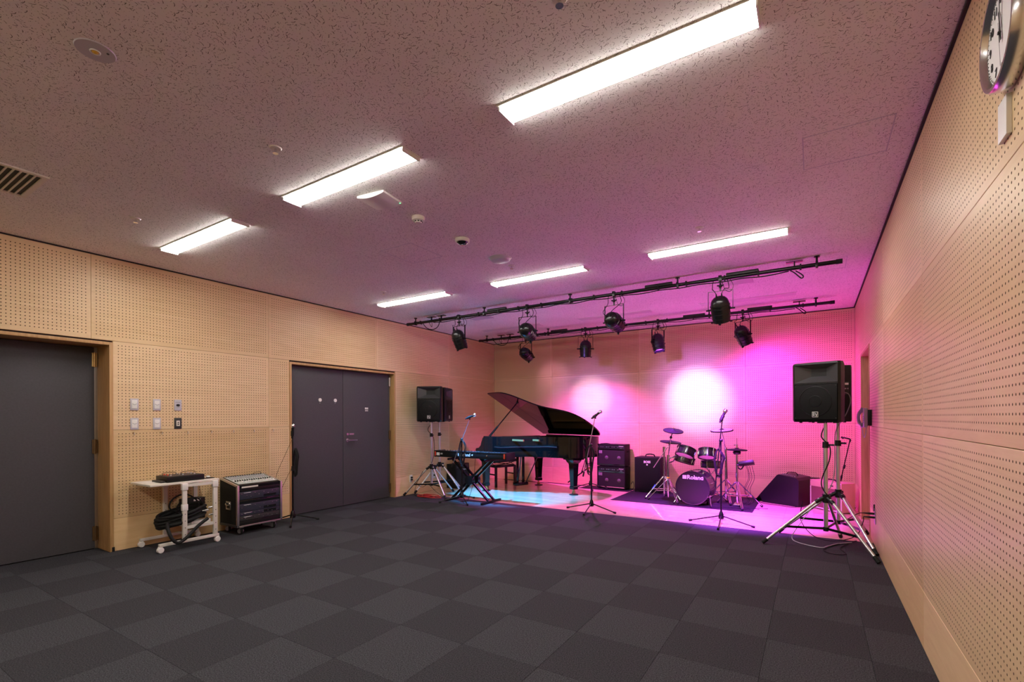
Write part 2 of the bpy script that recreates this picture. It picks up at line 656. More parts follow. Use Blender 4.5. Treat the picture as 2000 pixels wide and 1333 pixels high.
def ceiling_hatch(x0, x1, y0, y1):
    hm = MB()
    w = 0.006
    z0, z1 = H - 0.0015, H + 0.002
    hm.box(x0, x1, y0, y0 + w, z0, z1).box(x0, x1, y1 - w, y1, z0, z1)
    hm.box(x0, x0 + w, y0, y1, z0, z1).box(x1 - w, x1, y0, y1, z0, z1)
    hm.build('hatch_edge', 'lilac_grey', ceil)
    B(x0 + w + 0.002, x1 - w - 0.002, y0 + w + 0.002, y1 - w - 0.002, H - 0.001, H + 0.002).build('access_hatch', 'ceiling', ceil)


for a in ((-3.54, -3.14, 3.26, 3.71), (-0.05, 0.385, 3.27, 3.70), (-0.13, 0.30, 5.93, 6.345)):
    ceiling_hatch(*a)
for (x0, x1, y0, y1) in ((-4.72, -4.36, 6.05, 6.40), (-0.96, -0.60, 6.05, 6.40)):
    tag(B(x0, x1, y0, y1, H - 0.012, H + 0.004, 0.003).build('return_air_panel', 'lilac_grey', ceil))

# ---------------------------------------------------------------- walls and their panels
PITCH, MARGIN, PTH = 0.030, 0.026, 0.018


def panel(parent, wall, a0, a1, z0, z1, perf=True):
    """one wall panel; wall in left/right/back/front, a runs along the wall"""
    g = 0.0012
    a0, a1, z0, z1 = a0 + g, a1 - g, z0 + g, z1 - g
    w, h = a1 - a0, z1 - z0
    bm = bmesh.new()
    c = 0.0015
    pts = [(c, 0, c), (w - c, 0, c), (w - c, 0, h - c), (c, 0, h - c),
           (0, c, 0), (w, c, 0), (w, c, h), (0, c, h),
           (0, PTH, 0), (w, PTH, 0), (w, PTH, h), (0, PTH, h)]
    vs = [bm.verts.new(p) for p in pts]
    fs = [(0, 1, 2, 3)]
    for k in range(4):
        k2 = (k + 1) % 4
        fs += [(k, 4 + k, 4 + k2, k2), (4 + k, 8 + k, 8 + k2, 4 + k2)]
    l1, l2, l3 = bm.loops.layers.uv.new('metres'), bm.loops.layers.uv.new('cells'), bm.loops.layers.uv.new('count')
    nu = max(1, int((w - 2 * MARGIN + 0.008) / PITCH))
    nv = max(1, int((h - 2 * MARGIN + 0.008) / PITCH))
    ou, ov = (w - nu * PITCH) / 2, (h - nv * PITCH) / 2
    for f in fs:
        ff = bm.faces.new([vs[i] for i in f])
        for lp in ff.loops:
            x, z = lp.vert.co.x, lp.vert.co.z
            lp[l1].uv = (x, z)
            lp[l2].uv = ((x - ou) / PITCH, (z - ov) / PITCH)
            lp[l3].uv = (nu, nv)
    bmesh.ops.recalc_face_normals(bm, faces=bm.faces)
    me = bpy.data.meshes.new('panel')
    bm.to_mesh(me)
    bm.free()
    me.materials.append(M['perf' if perf else 'plain'])
    o = link('wall_panel' if perf else 'base_panel', me, parent)
    # local x runs along the wall, local y points into the wall
    if wall == 'left':
        o.matrix_local = frame_mat((XL, a0, z0), (0, 1, 0), (0, 0, 1))
    elif wall == 'right':
        o.matrix_local = frame_mat((XR, a1, z0), (0, -1, 0), (0, 0, 1))
    elif wall == 'back':
        o.matrix_local = frame_mat((a0, YB, z0), (1, 0, 0), (0, 0, 1))
    else:
        o.matrix_local = frame_mat((a1, YF, z0), (-1, 0, 0), (0, 0, 1))
    return o


Z0, Z1, Z2, Z3 = 0.325, 1.215, 2.105, H - 0.012
D1, D2, D3 = (0.025, 1.945), (3.854, 5.772), (6.55, 7.65)     # door openings incl. frame
DTOP = 2.09

wl = MB()
WB = 0.55
for (y0, y1) in ((YF, D1[0]), (D1[1], D2[0]), (D2[1], YB)):
    wl.box(XL - WB, XL - PTH, y0, y1, -0.05, H)
for (y0, y1) in (D1, D2):
    wl.box(XL - WB, XL - PTH, y0, y1, DTOP, H)
    wl.box(XL - WB, XL - 0.36, y0, y1, -0.05, DTOP)
wall_left = wl.build('wall_left', 'gap')
wall_left['kind'] = 'structure'
seams = [YF, -0.014, 1.776, 3.567, 5.373, 7.174, YB]
for a, b in zip(seams, seams[1:]):
    panel(wall_left, 'left', a, b, Z2, Z3)
for a, b in ((YF, D1[0]), (D1[1], 3.567), (3.567, D2[0]), (D2[1], 7.174), (7.174, YB)):
    panel(wall_left, 'left', a, b, Z1, Z2)
    panel(wall_left, 'left', a, b, Z0, Z1)
    panel(wall_left, 'left', a, b, 0.0, Z0, False)

wb = B(XL - WB, XR + WB, YB + PTH, YB + WB, -0.05, H).build('wall_back', 'gap')
wb['kind'] = 'structure'
xs = [XL, -4.506, -2.715, -0.943, XR]
for a, b in zip(xs, xs[1:]):
    panel(wb, 'back', a, b, Z2 + 0.05, Z3)
    panel(wb, 'back', a, b, Z1, Z2 + 0.05)
    panel(wb, 'back', a, b, Z0, Z1)
    panel(wb, 'back', a, b, 0.0, Z0, False)

wr = MB()
for (y0, y1) in ((YF, D3[0]), (D3[1], YB)):
    wr.box(XR + PTH, XR + WB, y0, y1, -0.05, H)
wr.box(XR + PTH, XR + WB, D3[0], D3[1], DTOP + 0.03, H)
wr.box(XR + 0.30, XR + WB, D3[0], D3[1], -0.05, DTOP + 0.03)
wall_right = wr.build('wall_right', 'gap')
wall_right['kind'] = 'structure'
ys = [YF, -0.04, 1.75, 3.54, 5.33, 7.12, YB]
for a, b in zip(ys, ys[1:]):
    panel(wall_right, 'right', a, b, Z2 + 0.015, Z3)
for a, b in ((YF, -0.04), (-0.04, 1.75), (1.75, 3.54), (3.54, 5.33), (5.33, D3[0]), (D3[1], YB)):
    panel(wall_right, 'right', a, b, Z1, Z2 + 0.015)
    panel(wall_right, 'right', a, b, Z0, Z1)
    panel(wall_right, 'right', a, b, 0.0, Z0, False)

wf = B(XL - WB, XR + WB, YF - WB, YF - PTH, -0.05, H).build('wall_front', 'gap')
wf['kind'] = 'structure'
for a, b in zip(xs, xs[1:]):
    panel(wf, 'front', a, b, Z2, Z3)
    panel(wf, 'front', a, b, Z1, Z2)
    panel(wf, 'front', a, b, Z0, Z1)
    panel(wf, 'front', a, b, 0.0, Z0, False)

# dark shadow-gap trims where the ceiling meets the walls
B(XL, XL + 0.004, YF, YB, H - 0.011, H).build('trim_1', 'gap')['kind'] = 'structure'
B(XR - 0.014, XR, YF, YB, H - 0.013, H).build('trim_2', 'gap')['kind'] = 'structure'
B(XL + 0.004, XR - 0.014, YB - 0.005, YB, H - 0.011, H).build('trim_3', 'gap')['kind'] = 'structure'


# ---------------------------------------------------------------- doors
def door_frame(parent, y0, y1, top, xin, xout, fw=0.030, side=1):
    """oak lining around an opening; xin = room face, xout = deep end"""
    a, b = sorted((xin, xout))
    B(a, b, y0, y0 + fw, 0.0, top, 0.002).build('jamb', 'frame_wood', parent)
    B(a, b, y1 - fw, y1, 0.0, top, 0.002).build('jamb', 'frame_wood', parent)
    B(a, b, y0 + fw, y1 - fw, top - fw, top, 0.002).build('head_lining', 'frame_wood', parent)


def hinge(parent, x, y, z, mat):
    h = MB()
    for k in range(3):
        h.cyl((x, y, z - 0.075 + k * 0.051), (x, y, z - 0.075 + k * 0.051 + 0.048), 0.0105, seg=10)
    h.box(x - 0.008, x + 0.002, y - 0.022, y + 0.022, z - 0.07, z + 0.07)
    return h.build('hinge', mat, parent)


d1 = struct('door_1')
door_frame(d1, D1[0], D1[1], DTOP, XL + 0.008, -6.24)
B(-6.262, -6.215, 0.060, 0.985, 0.008, DTOP - 0.035, 0.002).build('door_leaf', 'door', d1)
B(-6.262, -6.215, 0.990, 1.885, 0.008, DTOP - 0.035, 0.002).build('door_leaf', 'door', d1)
B(-6.262, -6.228, 1.885, 1.915, 0.0, DTOP - 0.03).build('steel_stop', 'steel', d1)
for z, mt in ((1.93, 'brass'), (1.045, 'bronze'), (0.16, 'bronze')):
    hinge(d1, -6.208, 1.886, z, mt)
lv = MB()
lv.cyl((-6.215, 1.06, 1.0), (-6.17, 1.06, 1.0), 0.012).cyl((-6.175, 1.06, 1.0), (-6.175, 1.19, 1.0), 0.009)
lv.build('lever_handle', 'steel', d1)
B(XL - 0.02, XL + 0.014, 1.930, 1.951, 0.0, 0.045, 0.002).build('corner_guard', 'rubber', d1)

d2 = struct('door_2')
door_frame(d2, D2[0], D2[1], DTOP - 0.005, XL + 0.008, -6.06)
B(-6.062, -6.015, 3.888, 4.782, 0.008, DTOP - 0.040, 0.002).build('door_leaf', 'door', d2)
la = B(-6.062, -6.015, 4.787, 5.722, 0.008, DTOP - 0.040, 0.002).build('door_leaf', 'door', d2)
B(-6.062, -6.03, 5.722, 5.742, 0.0, DTOP - 0.035).build('steel_stop', 'steel', d2)
for z, mt in ((1.93, 'steel'), (1.045, 'bronze'), (0.16, 'bronze')):
    hinge(d2, -6.008, 5.724, z, mt)
for y in (4.385, 4.645):
    MB().cyl((-6.016, y, 1.59), (-6.008, y, 1.59), 0.026, seg=20).build('round_sticker', 'white', d2)
    B(-6.016, -6.0135, y - 0.006, y + 0.006, 1.545, 1.549).build('sticker_mark', 'print', d2)
lb = MB()
for k in range(2):
    y = 5.218 + k * 0.034
    lb.box(-6.016, -6.013, y - 0.015, y + 0.015, 1.465, 1.495)
lb.box(-6.016, -6.013, 5.205, 5.265, 1.437, 1.452)
lb.build('door_label', 'white', d2)
lo = MB()
lo.cyl((-6.016, 4.86, 1.083), (-6.000, 4.86, 1.083), 0.017, seg=16).box(-6.016, -6.011, 4.90, 4.985, 1.071, 1.095)
lo.build('lock_cylinder', 'steel', d2)
hd = MB()
hd.cyl((-6.016, 4.862, 0.992), (-5.965, 4.862, 0.992), 0.013).cyl((-6.016, 4.862, 0.992), (-6.010, 4.862, 0.992), 0.025, seg=18)
hd.tube([(-5.967, 4.862, 0.992), (-5.960, 4.90, 0.992), (-5.960, 5.005, 0.990)], 0.009)
hd.build('lever_handle', 'steel', d2)

d3 = struct('door_3')
fa, fb = XR - 0.006, XR + 0.26
B(fa, fb, D3[0], D3[0] + 0.03, 0, DTOP + 0.03, 0.002).build('jamb', 'frame_wood', d3)
B(fa, fb, D3[1] - 0.03, D3[1], 0, DTOP + 0.03, 0.002).build('jamb', 'frame_wood', d3)
B(fa, fb, D3[0] + 0.03, D3[1] - 0.03, DTOP, DTOP + 0.03, 0.002).build('head_lining', 'frame_wood', d3)
B(XR + 0.235, XR + 0.275, D3[0] + 0.035, D3[1] - 0.035, 0.008, DTOP - 0.004, 0.002).build('door_leaf', 'door', d3)
MB().tube([(XR + 0.235, 7.45, 0.99), (XR + 0.19, 7.45, 0.99), (XR + 0.185, 7.33, 0.985)], 0.009).build('lever_handle', 'steel', d3)


# ---------------------------------------------------------------- ceiling fittings
def troffer(x0, x1, y0, y1, lit, label, group):
    t = thing('ceiling_light', label, 'ceiling light', ((x0 + x1) / 2, (y0 + y1) / 2, H), 0, group)
    w, d = (x1 - x0) / 2, (y1 - y0) / 2
    fr = MB()
    e = 0.010
    fr.box(-w - e, w + e, -d - e, -d, -0.006, 0.002).box(-w - e, w + e, d, d + e, -0.006, 0.002)
    fr.box(-w - e, -w, -d, d, -0.006, 0.002).box(w, w + e, -d, d, -0.006, 0.002)
    fr.build('trim_frame', 'white', t)
    drop = 0.021 if lit else 0.004  # lit diffusers bulge lower than flush, shaped to spill light onto the ceiling
    pr_ = [(-d, -0.001)] + [(-d * math.cos(PI * q / 8), -0.004 - drop * math.sin(PI * q / 8) ** 0.6) for q in range(1, 8)] + [(d, -0.001)]
    k = len(pr_)
    MB().poly([(-w, y, z) for y, z in pr_] + [(w, y, z) for y, z in pr_], [(i, i + 1, k + i + 1, k + i) for i in range(k - 1)]).build('diffuser', 'lamp' if lit else 'lamp_off', t)
    for sx in (-w, w):
        B(sx - 0.004, sx + 0.004, -d, d, -0.006 - drop, 0.0).build('end_cap', 'white', t)
    return t


LX = ((-5.215, -3.975), (-3.270, -2.070), (-1.380, -0.180))
where = ('nearest the double door wall', 'in the middle of the row', 'nearest the clock wall')
for r, (y, grp) in enumerate(((-0.58, 'lights over the back of the room'), (2.155, 'row of lights over the carpet'), (4.815, 'row of lights by the lighting bars'))):
    rn = ('rearmost row', 'row above the mixing desk', 'row by the lighting bars')[r]
    for i, (a, b) in enumerate(LX):
        troffer(a, b, y - 0.072, y + 0.072, True, f'lit white ceiling troffer, {rn}, {where[i]}', grp)
for i, (a, b) in enumerate(LX):
    troffer(a, b, 7.24, 7.40, False, f'unlit ceiling troffer above the stage, {where[i]}', 'unlit lights over the stage')

g = thing('ceiling_vent', 'square ceiling air grille with dark slots near the single door', 'air vent', (-4.585, 0.815, H))
w = 0.265
fr = MB()
fr.box(-w, w, -w, -w + 0.03, -0.010, 0.002).box(-w, w, w - 0.03, w, -0.010, 0.002).box(-w, -w + 0.03, -w + 0.03, w - 0.03, -0.010, 0.002).box(w - 0.03, w, -w + 0.03, w - 0.03, -0.010, 0.002)
fr.build('vent_frame', 'cream', g)
B(-w + 0.03, w - 0.03, -w + 0.03, w - 0.03, -0.0015, 0.001).build('vent_backing', 'print_black', g)
sl = B(-w + 0.03, w - 0.03, -0.004, 0.004, -0.010, -0.002).mesh('slat', 'cream')
for k in range(13):
    o = link('slat', sl, g)
    o.location = (0, -w + 0.062 + k * 0.034, 0)

t = thing('emergency_light', 'round emergency downlight plate with amber centre on the ceiling', 'downlight', (-2.668, 0.818, H))
MB().lathe([(0.0, -0.004), (0.070, -0.004), (0.073, 0.0), (0.073, 0.002)], seg=32).build('plate', 'lilac_grey', t)
MB().torus((-0.002, 0, -0.005), (0, 0, 1), 0.017, 0.003).build('lens_ring', 'white', t)
MB().sphere((-0.002, 0, -0.004), 0.013, sz=0.6).build('lens', 'amber', t)
MB().cyl((0.03, 0.035, -0.006), (0.03, 0.035, 0), 0.005).build('test_button', 'dark_grey', t)

for (x, y, lab) in ((-2.72, 1.685, 'small ceiling sprinkler beside the middle carpet light'), (-4.623, 1.67, 'small ceiling sprinkler near the air grille'),
                    (-2.714, 4.328, 'small ceiling sprinkler beside the round ceiling speaker'), (-0.821, 4.338, 'small ceiling sprinkler near the lit light closest to clock wall'),
                    (-4.647, 4.328, 'small ceiling sprinkler near the double door wall'), (-0.824, 1.67, 'small ceiling sprinkler above the nearest light')):
    t = thing('sprinkler', lab, 'sprinkler', (x, y, H), 0, 'ceiling sprinklers')
    MB().lathe([(0.0, -0.006), (0.030, -0.006), (0.036, 0.0), (0.036, 0.002)], seg=20).build('escutcheon', 'cream', t)
    MB().cyl((0, 0, -0.03), (0, 0, -0.004), 0.007).cyl((0, 0, -0.034), (0, 0, -0.030), 0.016).build('sprinkler_head', 'chrome', t)

t = thing('wifi_access_point', 'flat white wireless access point with green light on ceiling', 'access point', (-2.71, 2.49, H), math.radians(8))
ap = MB()
n = 10
vs, fs = [], []
for iy in (-1, 1):
    for k in range(n + 1):
        u = -1 + 2 * k / n
        vs += [(u * 0.120, iy * 0.105, 0.0), (u * 0.120, iy * 0.105, -0.014 - 0.018 * (1 - u * u))]
st = 2 * (n + 1)
for k in range(n):
    a = 2 * k
    fs += [(a, a + 1, a + 3, a + 2), (st + a, st + a + 2, st + a + 3, st + a + 1), (a + 1, st + a + 1, st + a + 3, a + 3), (a, a + 2, st + a + 2, st + a)]
fs += [(0, st, st + 1, 1), (2 * n, 2 * n + 1, st + 2 * n + 1, st + 2 * n)]
ap.poly(vs, fs).build('housing', 'white', t)
MB().sphere((0.114, 0.09, -0.012), 0.006).build('status_light', 'led', t)

t = thing('smoke_detector', 'small cream smoke detector on ceiling beside access point', 'smoke detector', (-2.692, 2.88, H))
MB().lathe([(0.0, -0.048), (0.026, -0.048), (0.032, -0.036), (0.050, -0.030), (0.052, 0.0)], seg=24).build('housing', 'cream', t)
sv = MB()
for k in range(8):
    a = k * PI / 4
    sv.box(0.026, 0.034, -0.007, 0.007, -0.042, -0.034, mat=Matrix.Rotation(a, 4, 'Z'))
sv.build('vent_slots', 'print_black', t)['kind'] = 'stuff'

t = thing('dome_camera', 'cream dome security camera with dark lens on ceiling', 'security camera', (-2.688, 3.45, H))
MB().lathe([(0.058, -0.030), (0.064, -0.024), (0.066, 0.0), (0.0, 0.0)], seg=28).build('base_ring', 'cream', t)
MB().lathe([(0.0, -0.052), (0.026, -0.048), (0.046, -0.038), (0.054, -0.028), (0.054, -0.01)], seg=28).build('dome', 'glass', t)
MB().cyl((0, 0, -0.06), (0, 0, -0.045), 0.011).build('lens', 'chrome', t)

t = thing('ceiling_speaker', 'round pale speaker disc mounted on ceiling near stage', 'speaker', (-2.689, 4.072, H))
MB().lathe([(0.0, -0.030), (0.085, -0.030), (0.098, -0.022), (0.110, 0.0)], seg=36).build('grille_cover', 'lilac_grey', t)
MB().torus((0, 0, -0.003), (0, 0, 1), 0.113, 0.005, 36).build('rim', 'lilac_grey', t)


# ---------------------------------------------------------------- wall fittings
def wall_frame(o, wall, y, z, off=0.0):
    """local x to the viewer's right on that wall, local y up, local z out of the wall"""
    if wall == 'left':
        o.matrix_world = frame_mat((XL + off, y, z), (0, 1, 0), (1, 0, 0))
    else:
        o.matrix_world = frame_mat((XR - off, y, z), (0, -1, 0), (-1, 0, 0))
    return o


def plate(y, z, kind, label):
    t = thing('wall_switch', label, 'switch', group='switch plates beside the single door')
    wall_frame(t, 'left', y, z)
    pm = {'rocker': 'lilac_grey', 'speaker': 'lilac_grey', 'dark': 'dark_grey'}[kind]
    B(-0.036, 0.036, -0.060, 0.060, 0.0, 0.008, 0.003).build('plate', pm, t)
    if kind == 'rocker':
        B(-0.024, 0.024, -0.043, 0.043, 0.006, 0.012, 0.002).build('rocker', 'white', t)
        MB().tube([(-0.020, 0.008, 0.012), (0, -0.003, 0.013), (0.020, 0.008, 0.012)], 0.002).build('dial_mark', 'grey', t)
    elif kind == 'speaker':
        MB().lathe([(0.0, 0.020), (0.015, 0.019), (0.018, 0.006)], Matrix.Scale(0.7, 4, (0, 1, 0)), 18).build('knob', 'print_black', t)
        B(-0.024, 0.024, 0.026, 0.034, 0.007, 0.009).build('legend', 'grey', t)
    else:
        B(-0.017, 0.017, -0.030, 0.030, 0.006, 0.010, 0.001).build('insert', 'cream', t)
        B(-0.006, 0.006, 0.004, 0.016, 0.010, 0.014).build('toggle', 'dark_grey', t)
        B(-0.006, 0.006, -0.016, -0.004, 0.010, 0.014).build('toggle', 'dark_grey', t)


plate(2.122, 1.475, 'rocker', 'white switch in pale plate, upper row, beside the oak door frame')
plate(2.322, 1.475, 'rocker', 'white switch in pale plate, upper row, between switch and dark knob')
plate(2.522, 1.475, 'speaker', 'pale grey wall plate with black knob above the dark switch')
plate(2.122, 1.275, 'rocker', 'white switch in pale plate, lower row, beside the oak door frame')
plate(2.322, 1.275, 'rocker', 'white switch in pale plate, lower row, beside the dark plate')
plate(2.522, 1.275, 'dark', 'dark bronze switch plate with cream insert under the knob plate')

ORD = ('first', 'second', 'third', 'fourth', 'fifth', 'sixth', 'seventh')
for k in range(7):
    o = thing('wall_hook', f'small metal screw hook in perforated panel, {ORD[k]} from the single door frame', 'hook', group='row of hooks over the table')
    wall_frame(o, 'left', 2.114 + 0.25 * k, 1.171)
    MB().tube([(0, 0.012, 0.0), (0, 0.012, 0.018), (0, -0.004, 0.026), (0, -0.012, 0.018), (0, -0.008, 0.010)], 0.0024).build('hook_wire', 'steel', o)
    MB().cyl((0, 0.012, 0), (0, 0.012, 0.003), 0.007).build('rosette', 'brass', o)

t = thing('wall_outlet', 'white wall outlet with plugs low on wall behind the speaker stand', 'outlet')
wall_frame(t, 'left', 6.13, 0.275)
B(-0.035, 0.035, -0.060, 0.060, 0.0, 0.008, 0.003).build('plate', 'white', t)
for yy in (-0.018, 0.02):
    B(-0.014, 0.014, yy - 0.012, yy + 0.012, 0.008, 0.040, 0.003).build('plug', 'black', t)
t = thing('wall_outlet', 'white wall outlet with one plug low behind the blue-lit stand', 'outlet')
wall_frame(t, 'left', 6.72, 0.275)
B(-0.035, 0.035, -0.060, 0.060, 0.0, 0.008, 0.003).build('plate', 'white', t)
B(-0.014, 0.014, -0.012, 0.012, 0.008, 0.036, 0.003).build('plug', 'black', t)

# clock on the right wall
t = thing('wall_clock', 'round silver wall clock with black numerals on perforated wall', 'clock')
wall_frame(t, 'right', 2.035, 2.487)
CR = 0.165
MB().lathe([(0.0, 0.0), (CR - 0.004, 0.0), (CR, 0.006), (CR, 0.040), (CR - 0.006, 0.050), (CR - 0.018, 0.050), (CR - 0.026, 0.036), (CR - 0.026, 0.032)], seg=56, cap=False).build('case', 'clock_rim', t)
MB().lathe([(0.0, 0.033), (CR - 0.025, 0.033)], seg=56, cap=False).build('dial', 'clock_face', t)
for hnum in range(1, 13):
    a = PI / 2 - hnum * PI / 6
    letter('numeral', str(hnum), 0.036, 'print_black', t, Matrix.Translation((math.cos(a) * 0.108, math.sin(a) * 0.108, 0.0345)), bold=0.0006)
tk = MB()
for q in range(60):
    a = q * PI / 30
    tk.box(0.131, 0.136 if q % 5 else 0.138, -0.0006, 0.0006, 0.033, 0.0345, mat=Matrix.Rotation(a, 4, 'Z'))
tk.build('minute_track', 'print_black', t)['kind'] = 'stuff'
B(-0.0025, 0.0025, -0.030, 0.110, 0.0385, 0.0395).build('minute_hand', 'print_black', t)
o = B(-0.0035, 0.0035, -0.024, 0.074, 0.0365, 0.0375).build('hour_hand', 'print_black', t)
o.rotation_euler = (0, 0, math.radians(12))
o = B(-0.0008, 0.0008, -0.035, 0.11, 0.0405, 0.041).build('second_hand', 'print_black', t)
o.rotation_euler = (0, 0, math.radians(-172))
MB().cyl((0, 0, 0.036), (0, 0, 0.043), 0.005).build('hub', 'print_black', t)

t = thing('wall_sensor_plate', 'blank white plate on the wall beneath the clock', 'plate')
wall_frame(t, 'right', 2.120, 2.257)
B(-0.040, 0.040, -0.062, 0.062, 0.0, 0.014, 0.002).build('cover', 'white', t)

# wall telephone by the right door
t = thing('wall_telephone', 'pale grey wall telephone with looped cord beside the oak doorway', 'telephone')
wall_frame(t, 'right', 6.40, 1.305)
B(-0.070, 0.070, -0.085, 0.085, 0.0, 0.035, 0.004).build('bracket', 'black', t)
B(-0.075, 0.075, -0.105, 0.105, 0.035, 0.070, 0.012).build('body', 'lilac_grey', t)
hs = MB()
hs.tube([(-0.035, 0.085, 0.078), (-0.035, 0.05, 0.102), (-0.035, 0.0, 0.110), (-0.035, -0.05, 0.102), (-0.035, -0.085, 0.078)], 0.017, 10)
hs.cyl((-0.035, 0.082, 0.070), (-0.035, 0.082, 0.092), 0.028).cyl((-0.035, -0.082, 0.070), (-0.035, -0.082, 0.092), 0.028)
hs.build('handset', 'lilac_grey', t)
kp = MB()
for a in range(3):
    for b in range(4):
        kp.box(0.008 + a * 0.020, 0.022 + a * 0.020, -0.055 + b * 0.020, -0.042 + b * 0.020, 0.069, 0.074)
kp.build('keypad', 'grey', t)['kind'] = 'stuff'
MB().tube([(-0.04, -0.09, 0.08), (-0.03, -0.17, 0.07), (0.0, -0.215, 0.06), (0.03, -0.17, 0.05), (0.035, -0.09, 0.045)], 0.004).build('cord', 'lilac_grey', t)

t = thing('microphone_outlet', 'steel wall socket plate with two black plugs below the telephone', 'outlet')
wall_frame(t, 'right', 6.03, 0.315)
B(-0.06, 0.06, -0.075, 0.075, 0.0, 0.006, 0.001).build('plate', 'steel', t)
for k, (xx, zz) in enumerate(((-0.028, 0.018), (0.02, -0.012))):
    pl_ = MB()
    pl_.cyl((xx, zz, 0.006), (xx, zz, 0.055), 0.0105).cyl((xx, zz, 0.055), (xx, zz, 0.10), 0.009, 0.005)
    pl_.build('plug', 'black', t)
B(-0.045, -0.035, 0.04, 0.11, 0.0, 0.012).build('socket_lid', 'dark_grey', t)


# ---------------------------------------------------------------- lighting bars and par cans
def light_bar(key, label):
    y = BAR_Y[key]
    x0, x1 = -5.62, 0.245
    t = thing('lighting_bar', label, 'lighting bar', (0, y, BAR_Z), 0, 'ceiling lighting bars')
    MB().cyl((x0, 0, 0), (x1, 0, 0), 0.0215, seg=16).build('pipe', 'black_metal', t)
    for x in (x0, x1):
        s = 1 if x > -2 else -1
        MB().cyl((x - s * 0.05, 0, 0), (x + s * 0.004, 0, 0), 0.0245, seg=16).build('end_cap', 'rubber', t)
    for x in (-5.44, -4.08, -2.70, -1.33, 0.035):
        hg = MB()
        hg.cyl((x, 0, -0.03), (x, 0, H - BAR_Z - 0.012), 0.010).lathe([(0.026, H - BAR_Z - 0.012), (0.026, H - BAR_Z)], Matrix.Translation((x, 0, 0)), 16)
        hg.box(x - 0.012, x + 0.012, -0.027, 0.027, -0.030, 0.030, 0.004)
        hg.build('hanger', 'black_metal', t)
    # outlet boxes and anchor plates clipped along the pipe
    for x in (-5.10, -4.90, -0.16):
        bx = MB()
        bx.box(x - 0.006, x + 0.006, -0.012, 0.012, 0.02, 0.060).box(x - 0.075, x + 0.075, -0.032, 0.032, 0.056, 0.064)
        bx.build('anchor_plate', 'black_metal', t)
    for x in (-3.86, -1.55, -0.65):
        ob = MB()
        ob.box(x - 0.16, x + 0.16, -0.020, 0.020, 0.016, 0.048, 0.006)
        ob.build('outlet_box', 'black', t)
    cb = B(-0.008, 0.008, -0.026, 0.026, -0.027, 0.027, 0.003).mesh('cable_tie', 'rubber')
    rd = random.Random(3 if key == 'front' else 5)
    for k in range(15):
        o = link('cable_tie', cb, t)
        o.location = (-5.3 + k * 0.37 + rd.uniform(-0.05, 0.05), 0, 0)
    pts = []
    for k in range(23):
        pts.append((-5.05 + k * 0.22, -0.012, -0.028 - (0.012 if k % 2 else 0.0) - rd.uniform(0, 0.006)))
    MB().tube(pts, 0.006, 6, 3).build('power_cable', 'rubber', t)
    MB().tube([(-5.28, 0, -0.02), (-5.20, 0.0, -0.10), (-5.08, 0, -0.135), (-4.97, 0, -0.10), (-4.92, 0, 0.02)], 0.0065, 6).build('hanging_cable', 'rubber', t)
    MB().tube([(-5.15, 0, -0.02), (-5.12, 0, -0.07), (-5.095, 0, -0.09), (-5.09, 0, 0.0)], 0.004, 6).build('hanging_cable', 'rubber', t)
    MB().tube([(-0.20, 0, -0.02), (-0.16, 0, -0.05), (-0.10, 0, -0.115), (-0.085, 0, -0.09), (-0.15, 0, -0.03)], 0.006, 6).build('hanging_cable', 'rubber', t)
    return t


light_bar('front', 'black pipe lighting bar over the front edge of the stage')
light_bar('rear', 'black pipe lighting bar over the drums near the back wall')

can_prof = [(0.0, 0.150), (0.030, 0.147), (0.058, 0.134), (0.080, 0.112), (0.092, 0.085), (0.098, 0.052),
            (0.104, 0.050), (0.104, 0.040), (0.098, 0.038), (0.100, 0.018), (0.106, 0.016), (0.106, 0.006), (0.100, 0.004),
            (0.098, -0.040), (0.102, -0.042), (0.102, -0.050), (0.097, -0.052), (0.095, -0.090), (0.098, -0.092), (0.098, -0.100), (0.092, -0.102), (0.091, -0.140),
            (0.086, -0.140), (0.086, -0.100)]
can_mesh = MB().lathe(can_prof, seg=28, cap=False).mesh('can_body', 'black_metal', 0.9)
clip_b = MB()
for a in (0, PI / 2, PI, 3 * PI / 2):
    clip_b.box(0.086, 0.112, -0.012, 0.012, -0.150, -0.136, 0.002, mat=Matrix.Rotation(a, 4, 'Z'))
clip_mesh = clip_b.mesh('gel_clips', 'black_metal')
can_names = {
    ('front', 0): 'black par can on the front bar, nearest the double door wall',
    ('front', 1): 'black par can on the front bar, tipped sideways, second from double door wall',
    ('front', 2): 'black par can on the front bar, third from double door wall, facing drums',
    ('front', 3): 'black par can on the front bar, nearest the doorway with the telephone',
    ('rear', 0): 'black par can on the rear bar, nearest the piano corner',
    ('rear', 1): 'black par can on the rear bar above the piano tail',
    ('rear', 2): 'black par can on the rear bar above the drum kit',
    ('rear', 3): 'black par can on the rear bar nearest the floor monitor',
}
seen = {'front': 0, 'rear': 0}
